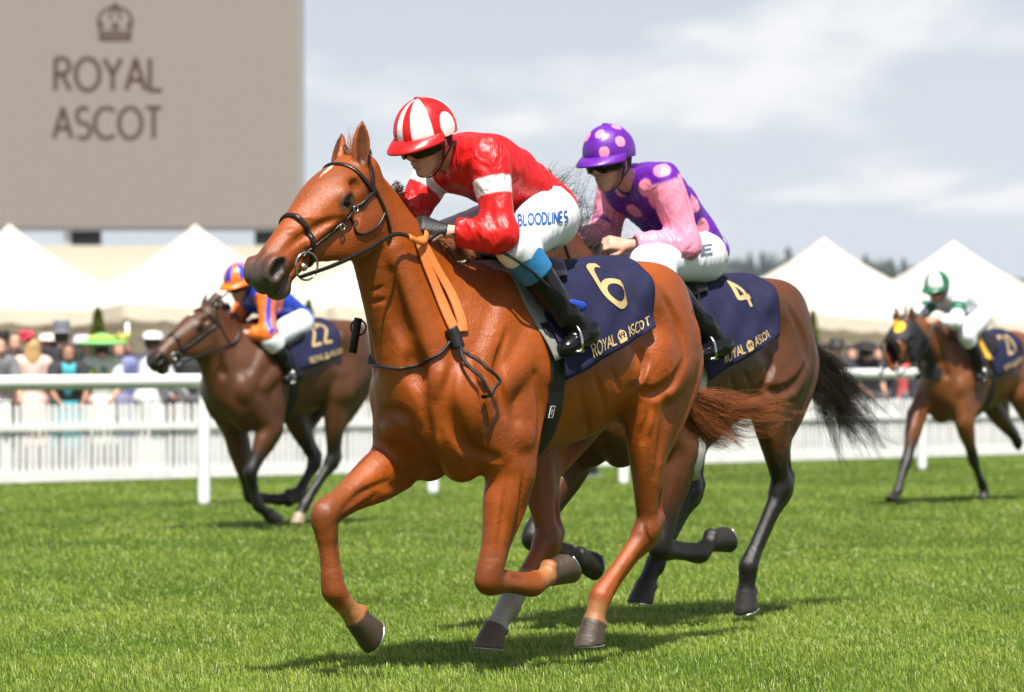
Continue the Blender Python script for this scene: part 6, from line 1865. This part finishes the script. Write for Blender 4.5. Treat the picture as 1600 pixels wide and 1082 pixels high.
# ---------------------------------------------------------------- spectators behind the fence
M_CLOTH = mat("clothing", (1, 1, 1), .75, attr=True, bump=.3, bscale=12)
M_HATS = mat("hat_felt", (1, 1, 1), .6, attr=True)
def spectator(px, d, height, face_deg, sexf, top, bottom, hat, label, skin=(.55, .31, .22), hair_c=(.05, .03, .02), lean=0.0, pattern=None, arms='down', hdr=.025):
    """Standing figure; face_deg 0 looks at the camera, 180 away."""
    root = empty('person', (px_at(px, d), d, 0), R(-90 + face_deg)); tag(root, label, 'person', 'crowd behind the picket fence')
    k = height/1.72
    sw = .17 if sexf else .20
    L = lean
    J = dict(pelvis=V3(0, 0, .95)*k, shl=V3(L*.8, sw, 1.42)*k, shr=V3(L*.8, -sw, 1.42)*k, hipl=V3(0, .09, .93)*k, hipr=V3(0, -.09, .93)*k,
             knl=V3(.02, .10, .50)*k, knr=V3(.02, -.10, .50)*k, anl=V3(0, .10, .08)*k, anr=V3(0, -.10, .08)*k, tol=V3(.16, .11, .03)*k, tor=V3(.16, -.11, .03)*k, bulk=.86 if sexf else 1.0)
    if arms == 'lean':
        J.update(ell=V3(L*.8+.14, sw+.06, 1.14)*k, elr=V3(L*.8+.14, -sw-.06, 1.14)*k, wrl=V3(L*.8+.36, sw-.02, 1.0)*k, wrr=V3(L*.8+.36, -sw+.02, 1.0)*k)
    elif arms == 'up':
        J.update(ell=V3(.16, sw+.08, 1.2)*k, elr=V3(.16, -sw-.08, 1.2)*k, wrl=V3(.26, sw-.08, 1.42)*k, wrr=V3(.26, -sw+.08, 1.42)*k)
    else:
        J.update(ell=V3(-.03, sw+.07, 1.13)*k, elr=V3(-.03, -sw-.07, 1.13)*k, wrl=V3(.05, sw+.06, .88)*k, wrr=V3(.05, -sw-.06, .88)*k)
    for e in 'lr': J['hd'+e] = unit(J['wr'+e]-J['el'+e]); J['hn'+e] = V3(.2, 1 if e == 'l' else -1, .3)
    J['head'] = V3(L*.8+.02, 0, 1.60)*k; A = head_axes((1, 0, -.12))
    c = body_prims(J); F = Field(np.array([-.45, -.5, -.02]), np.array([.75, .5, 1.85*k]), hdr)
    for Ls in c.values():
        for s in Ls: F.add(Sweep(np.hstack([s.st[:, :3], s.st[:, 3:]*.9]), s.w, 1), .025)
    add_human_head(F, J['head'], A, .5*(J['shl']+J['shr']))
    for e, sd_ in (('l', 1), ('r', -1)): add_hand(F, J['wr'+e], J['hd'+e], J['hn'+e], sd_, .5)
    V, Q = F.surface(); obj('body', mesh('person_body', V, Q, M_SKIN, True, np.tile(skin, (len(V), 1))), root)
    # clothes
    sl = [c['torso']] + ([[c['arm'+e][0]] for e in 'lr'] if sexf and arms == 'lean' else [c['arml'], c['armr']])
    Fj = solid(sl, hdr, .05, .018)
    V, Q = Fj.surface(); obj('jacket', mesh('jacket', V, Q, M_CLOTH, True, paint(V, top, pattern(J) if pattern else [])), root)
    if sexf:
        Fs = solid([[Sweep([[*J['pelvis'], .17, .15], [0, 0, .70*k, .21, .19], [0, 0, .42*k, .24, .22]])]], hdr, .03, .0, subs=[(half_space((0, 0, .40*k), (0, 0, -1), .5), .01)])
        V, Q = Fs.surface(); obj('skirt', mesh('skirt', V, Q, M_CLOTH, True, np.tile(bottom, (len(V), 1))), root)
    else:
        Fs = solid([c['thighl'], c['thighr'], [Sweep([[*J['kn'+e], .075, .08], [*J['an'+e], .065, .085]]) for e in 'lr'], [Ball(J['pelvis'], (.13, .17, .12))]], hdr, .03, .012)
        V, Q = Fs.surface(); obj('trousers', mesh('trousers', V, Q, M_CLOTH, True, np.tile(bottom, (len(V), 1))), root)
    hc = J['head']
    Fh = Field(hc - V3(.2, .2, .36), hc + V3(.2, .2, .2), hdr*.7)
    Fh.add(Ball(hc + V3(-.022, 0, .035), (.104, .092, .098)), .01)
    if sexf: Fh.add(Sweep([[*(hc+V3(-.05, 0, .02)), .095, .07], [*(hc+V3(-.08, 0, -.12)), .10, .05], [*(hc+V3(-.08, 0, -.24)), .09, .035]]), .02)
    Fh.sub(Ball(hc + V3(.10, 0, -.03), (.11, .075, .10)), .015)
    V, Q = Fh.surface(); obj('hair', mesh('hair', V, Q, mat("crowd_hair", hair_c, .6), True), root)
    top_ = hc + V3(-.015, 0, .075)
    if hat:
        kind, hcol, bcol = hat; mb = MB()
        if kind == 'topper':
            mb.lathe([(.155, .0), (.160, .012), (.105, .012), (.098, .05), (.098, .11), (.108, .155), (.100, .160), (.0, .162)], 20, top_ , hcol)
            mb.lathe([(.1012, .014), (.1006, .05), (.0995, .052)], 20, top_, bcol)
        elif kind == 'wide':
            mb.lathe([(.30, -.02), (.31, .0), (.24, .035), (.125, .03), (.115, .075), (.07, .115), (.0, .12)], 26, top_, hcol)
            for q in range(9): mb.sphere(top_ + V3(.13*math.cos(q*.7), .13*math.sin(q*.7), .06), (.05, .05, .035), 8, 5, bcol)
        elif kind == 'boater':
            mb.lathe([(.20, .0), (.205, .012), (.115, .012), (.112, .085), (.06, .10), (.0, .10)], 22, top_, hcol)
            mb.lathe([(.206, -.004), (.210, .004), (.206, .010)], 22, top_, bcol)
        elif kind == 'fascinator':
            for q in range(12): a = q*2.4; mb.sphere(top_ + V3(-.03+.05*math.cos(a), .06+.05*math.sin(a), .03+.008*q), (.045, .045, .03), 8, 5, hcol if q % 3 else bcol)
        elif kind == 'brim':
            mb.lathe([(.19, -.01), (.20, .01), (.12, .02), (.115, .08), (.09, .13), (.0, .14)], 22, top_, hcol)
        mb.build('hat', M_HATS, root, True, colour=True)
    if hat and hat[0] == 'wide':
        v, f = goggles_mesh(hc, A, 16, 3, 70); obj('sunglasses', mesh('sunglasses', v, f, M_LENS), root)
    return root
BLK_, GRY = (.012, .012, .014), (.10, .10, .11)
def floral(J):
    r = np.random.default_rng(9); out = []
    for i in range(60):
        p = V3(r.uniform(-.2, .25), r.uniform(-.32, .32), r.uniform(.9, 1.55)); out.append((Ball(p, r.uniform(.03, .06)), [(.05, .25, .10), (.55, .55, .05), (.08, .15, .4)][i % 3], .02))
    return out
def openjacket(col):
    return lambda J: [(Ball(V3(.16+J['shl'][0], 0, 1.2), (.17, .085, .42)), col, .02)]
dl = lambda px, extra: 33.2 + (px)/1600*13.8 + extra
spectator(-8, dl(0, 1.0), 1.66, 30, True, (.16, .16, .17), (.1, .1, .1), ('fascinator', (.012, .010, .012), (.02, .02, .02)), 'woman in a dark hat and grey jacket at the left edge', arms='lean', lean=.12)
spectator(22, dl(20, 2.2), 1.74, 20, False, BLK_, GRY, None, 'man in a black suit behind the blonde woman')
spectator(50, dl(48, 1.0), 1.66, 195, True, (.66, .48, .42), (.68, .50, .44), ('fascinator', (.65, .04, .07), (.5, .02, .05)), 'blonde woman in pale pink with a red flower in her hair', hair_c=(.45, .28, .11))
spectator(96, dl(95, 1.7), 1.80, 160, False, (.018, .018, .022), (.06, .06, .07), ('topper', (.19, .20, .23), (.03, .03, .035)), 'man in black tailcoat and grey top hat seen from behind')
spectator(104, dl(100, .62), 1.58, 15, True, (.02, .02, .024), (.04, .30, .36), None, 'dark haired woman in turquoise dress and black jacket leaning on the fence', skin=(.33, .18, .12), hair_c=(.03, .02, .015), lean=.2, arms='lean', pattern=openjacket((.06, .42, .50)))
spectator(160, dl(160, .8), 1.66, 5, True, (.62, .66, .62), (.60, .62, .55), ('wide', (.20, .52, .16), (.45, .55, .08)), 'woman with sunglasses in a wide green hat and floral dress', pattern=floral, arms='lean', lean=.1)
spectator(130, dl(135, 2.0), 1.68, 25, True, (.55, .40, .38), (.2, .2, .2), ('boater', (.6, .62, .7), (.4, .4, .45)), 'woman in a pale hat between the tailcoat and the green hat')
spectator(228, dl(228, .7), 1.72, 130, False, (.72, .72, .74), (.7, .68, .66), ('boater', (.70, .70, .72), (.03, .03, .03)), 'person in a white shirt and white hat with black brim', skin=(.42, .23, .15), arms='lean', lean=.12)
spectator(262, dl(262, 1.9), 1.70, 20, False, (.02, .02, .024), GRY, None, 'man in a dark suit behind the bay horse head')
spectator(300, dl(300, 1.2), 1.70, 10, False, (.015, .015, .018), GRY, ('topper', (.012, .012, .014), (.02, .02, .02)), 'man in a black suit hidden behind the horse by the rail')
spectator(195, dl(195, 2.6), 1.72, 15, False, (.03, .03, .035), GRY, None, 'man in a dark suit behind the white shirt')
spectator(76, dl(76, 2.4), 1.70, -20, True, (.42, .40, .44), (.3, .3, .3), ('boater', (.62, .58, .5), (.2, .1, .1)), 'woman in a straw hat behind the blonde woman')
spectator(186, dl(186, 1.6), 1.66, 10, True, (.18, .20, .40), (.2, .2, .3), ('fascinator', (.5, .5, .1), (.4, .4, .1)), 'woman in blue with a yellow flower behind the green hat')
spectator(526, dl(526, 1.2), 1.78, 170, False, (.015, .015, .018), GRY, ('topper', (.012, .012, .014), (.03, .03, .03)), 'man in a black top hat beside the chestnut neck')
for i, (px, ex, hgt, fd_, sx, tp, ht, lb) in enumerate((
        (1262, .8, 1.74, 10, False, (.02, .02, .025), ('topper', (.012, .012, .014), (.02, .02, .02)), 'man in a black top hat next to the bay rump'),
        (1286, 1.8, 1.66, 15, True, (.55, .25, .25), ('fascinator', (.03, .02, .02), (.05, .03, .03)), 'woman in pink behind the black tail'),
        (1308, .8, 1.74, -10, False, (.02, .02, .025), ('brim', (.012, .012, .014), (.02, .02, .02)), 'man in a black brimmed hat above the tail'),
        (1330, 1.9, 1.70, 5, False, (.06, .06, .08), None, 'man in a navy suit behind the brimmed hats'),
        (1348, .9, 1.72, 20, True, (.03, .03, .05), ('wide', (.012, .012, .014), (.03, .02, .02)), 'woman in a wide black hat left of the hooded horse'),
        (1372, 1.7, 1.70, 0, False, (.02, .02, .025), None, 'man in a dark suit right behind the hooded head'),
        (1418, 1.4, 1.66, 20, True, (.6, .1, .1), None, 'woman in red beside the hooded horse'),
        (1580, 1.6, 1.86, 15, False, (.02, .02, .025), ('topper', (.012, .012, .014), (.03, .03, .03)), 'tall man in a black top hat at the right edge'),
        (1602, .8, 1.74, -20, False, (.70, .70, .72), ('brim', (.012, .012, .014), (.02, .02, .02)), 'man in white with a dark hat at the right edge'),
        (1560, 1.0, 1.70, 10, False, (.02, .02, .03), None, 'man in a dark suit behind the trailing horse'),
        (1452, 1.0, 1.76, 10, False, (.03, .03, .04), ('topper', (.10, .10, .11), (.02, .02, .02)), 'man in a grey top hat under the white-clad jockey'),
        (1478, 2.2, 1.66, -10, True, (.45, .42, .30), ('wide', (.55, .50, .35), (.5, .4, .2)), 'woman in a straw hat under the white-clad jockey'),
        (1625, 1.2, 1.68, 0, True, (.10, .22, .42), ('fascinator', (.1, .2, .4), (.2, .3, .5)), 'woman in blue just past the right edge'),
        (1395, 2.4, 1.78, 10, False, (.04, .04, .05), ('topper', (.02, .02, .02), (.02, .02, .02)), 'man in a black top hat far behind the hooded head'),
        (1240, 1.6, 1.68, 0, True, (.25, .2, .3), ('fascinator', (.03, .02, .02), (.05, .03, .03)), 'woman in mauve hidden behind the bay rump'))):
    spectator(px, dl(px, ex), hgt, fd_, sx, tp, GRY, ht, lb, hdr=.026, arms='lean' if ex < 1 else 'down', lean=.1 if ex < 1 else 0)

# dark case lying on the grass by the fence
cs = empty('equipment_case', (px_at(908, 36.0), 36.0, 0), .5); tag(cs, 'black equipment case on the grass under the bay horse', 'case')
MB().box((-.16, -.12, .03), (.16, .12, .22)).build('case_body', M_BLACK, cs, False)
MB().tube([(-.07, 0, .22), (-.07, 0, .26), (.07, 0, .26), (.07, 0, .22)], .012, 6).build('handle', M_BLACK, cs)
MB().box((-.22, -.16, 0), (.22, .16, .028)).build('base', mat("grey_base", (.2, .2, .21), .6), cs, False)

# ---------------------------------------------------------------- summer haze
hm, hn, hl_, hp_ = new_mat("haze")
hn.remove(hp_)
hv = hn.new("ShaderNodeVolumePrincipled")
hv.inputs['Color'].default_value = (.80, .88, 1.0, 1)
hv.inputs['Density'].default_value = .00015
hv.inputs['Anisotropy'].default_value = .2
hl_.new(hv.outputs[0], hn['Material Output'].inputs['Volume'])
MBX = MB().box((-700, -30, -1.0), (900, 1750, 90))
tag(MBX.build('haze', hm, None, False), 'thin pale summer haze over the racecourse', 'haze', kind='stuff')
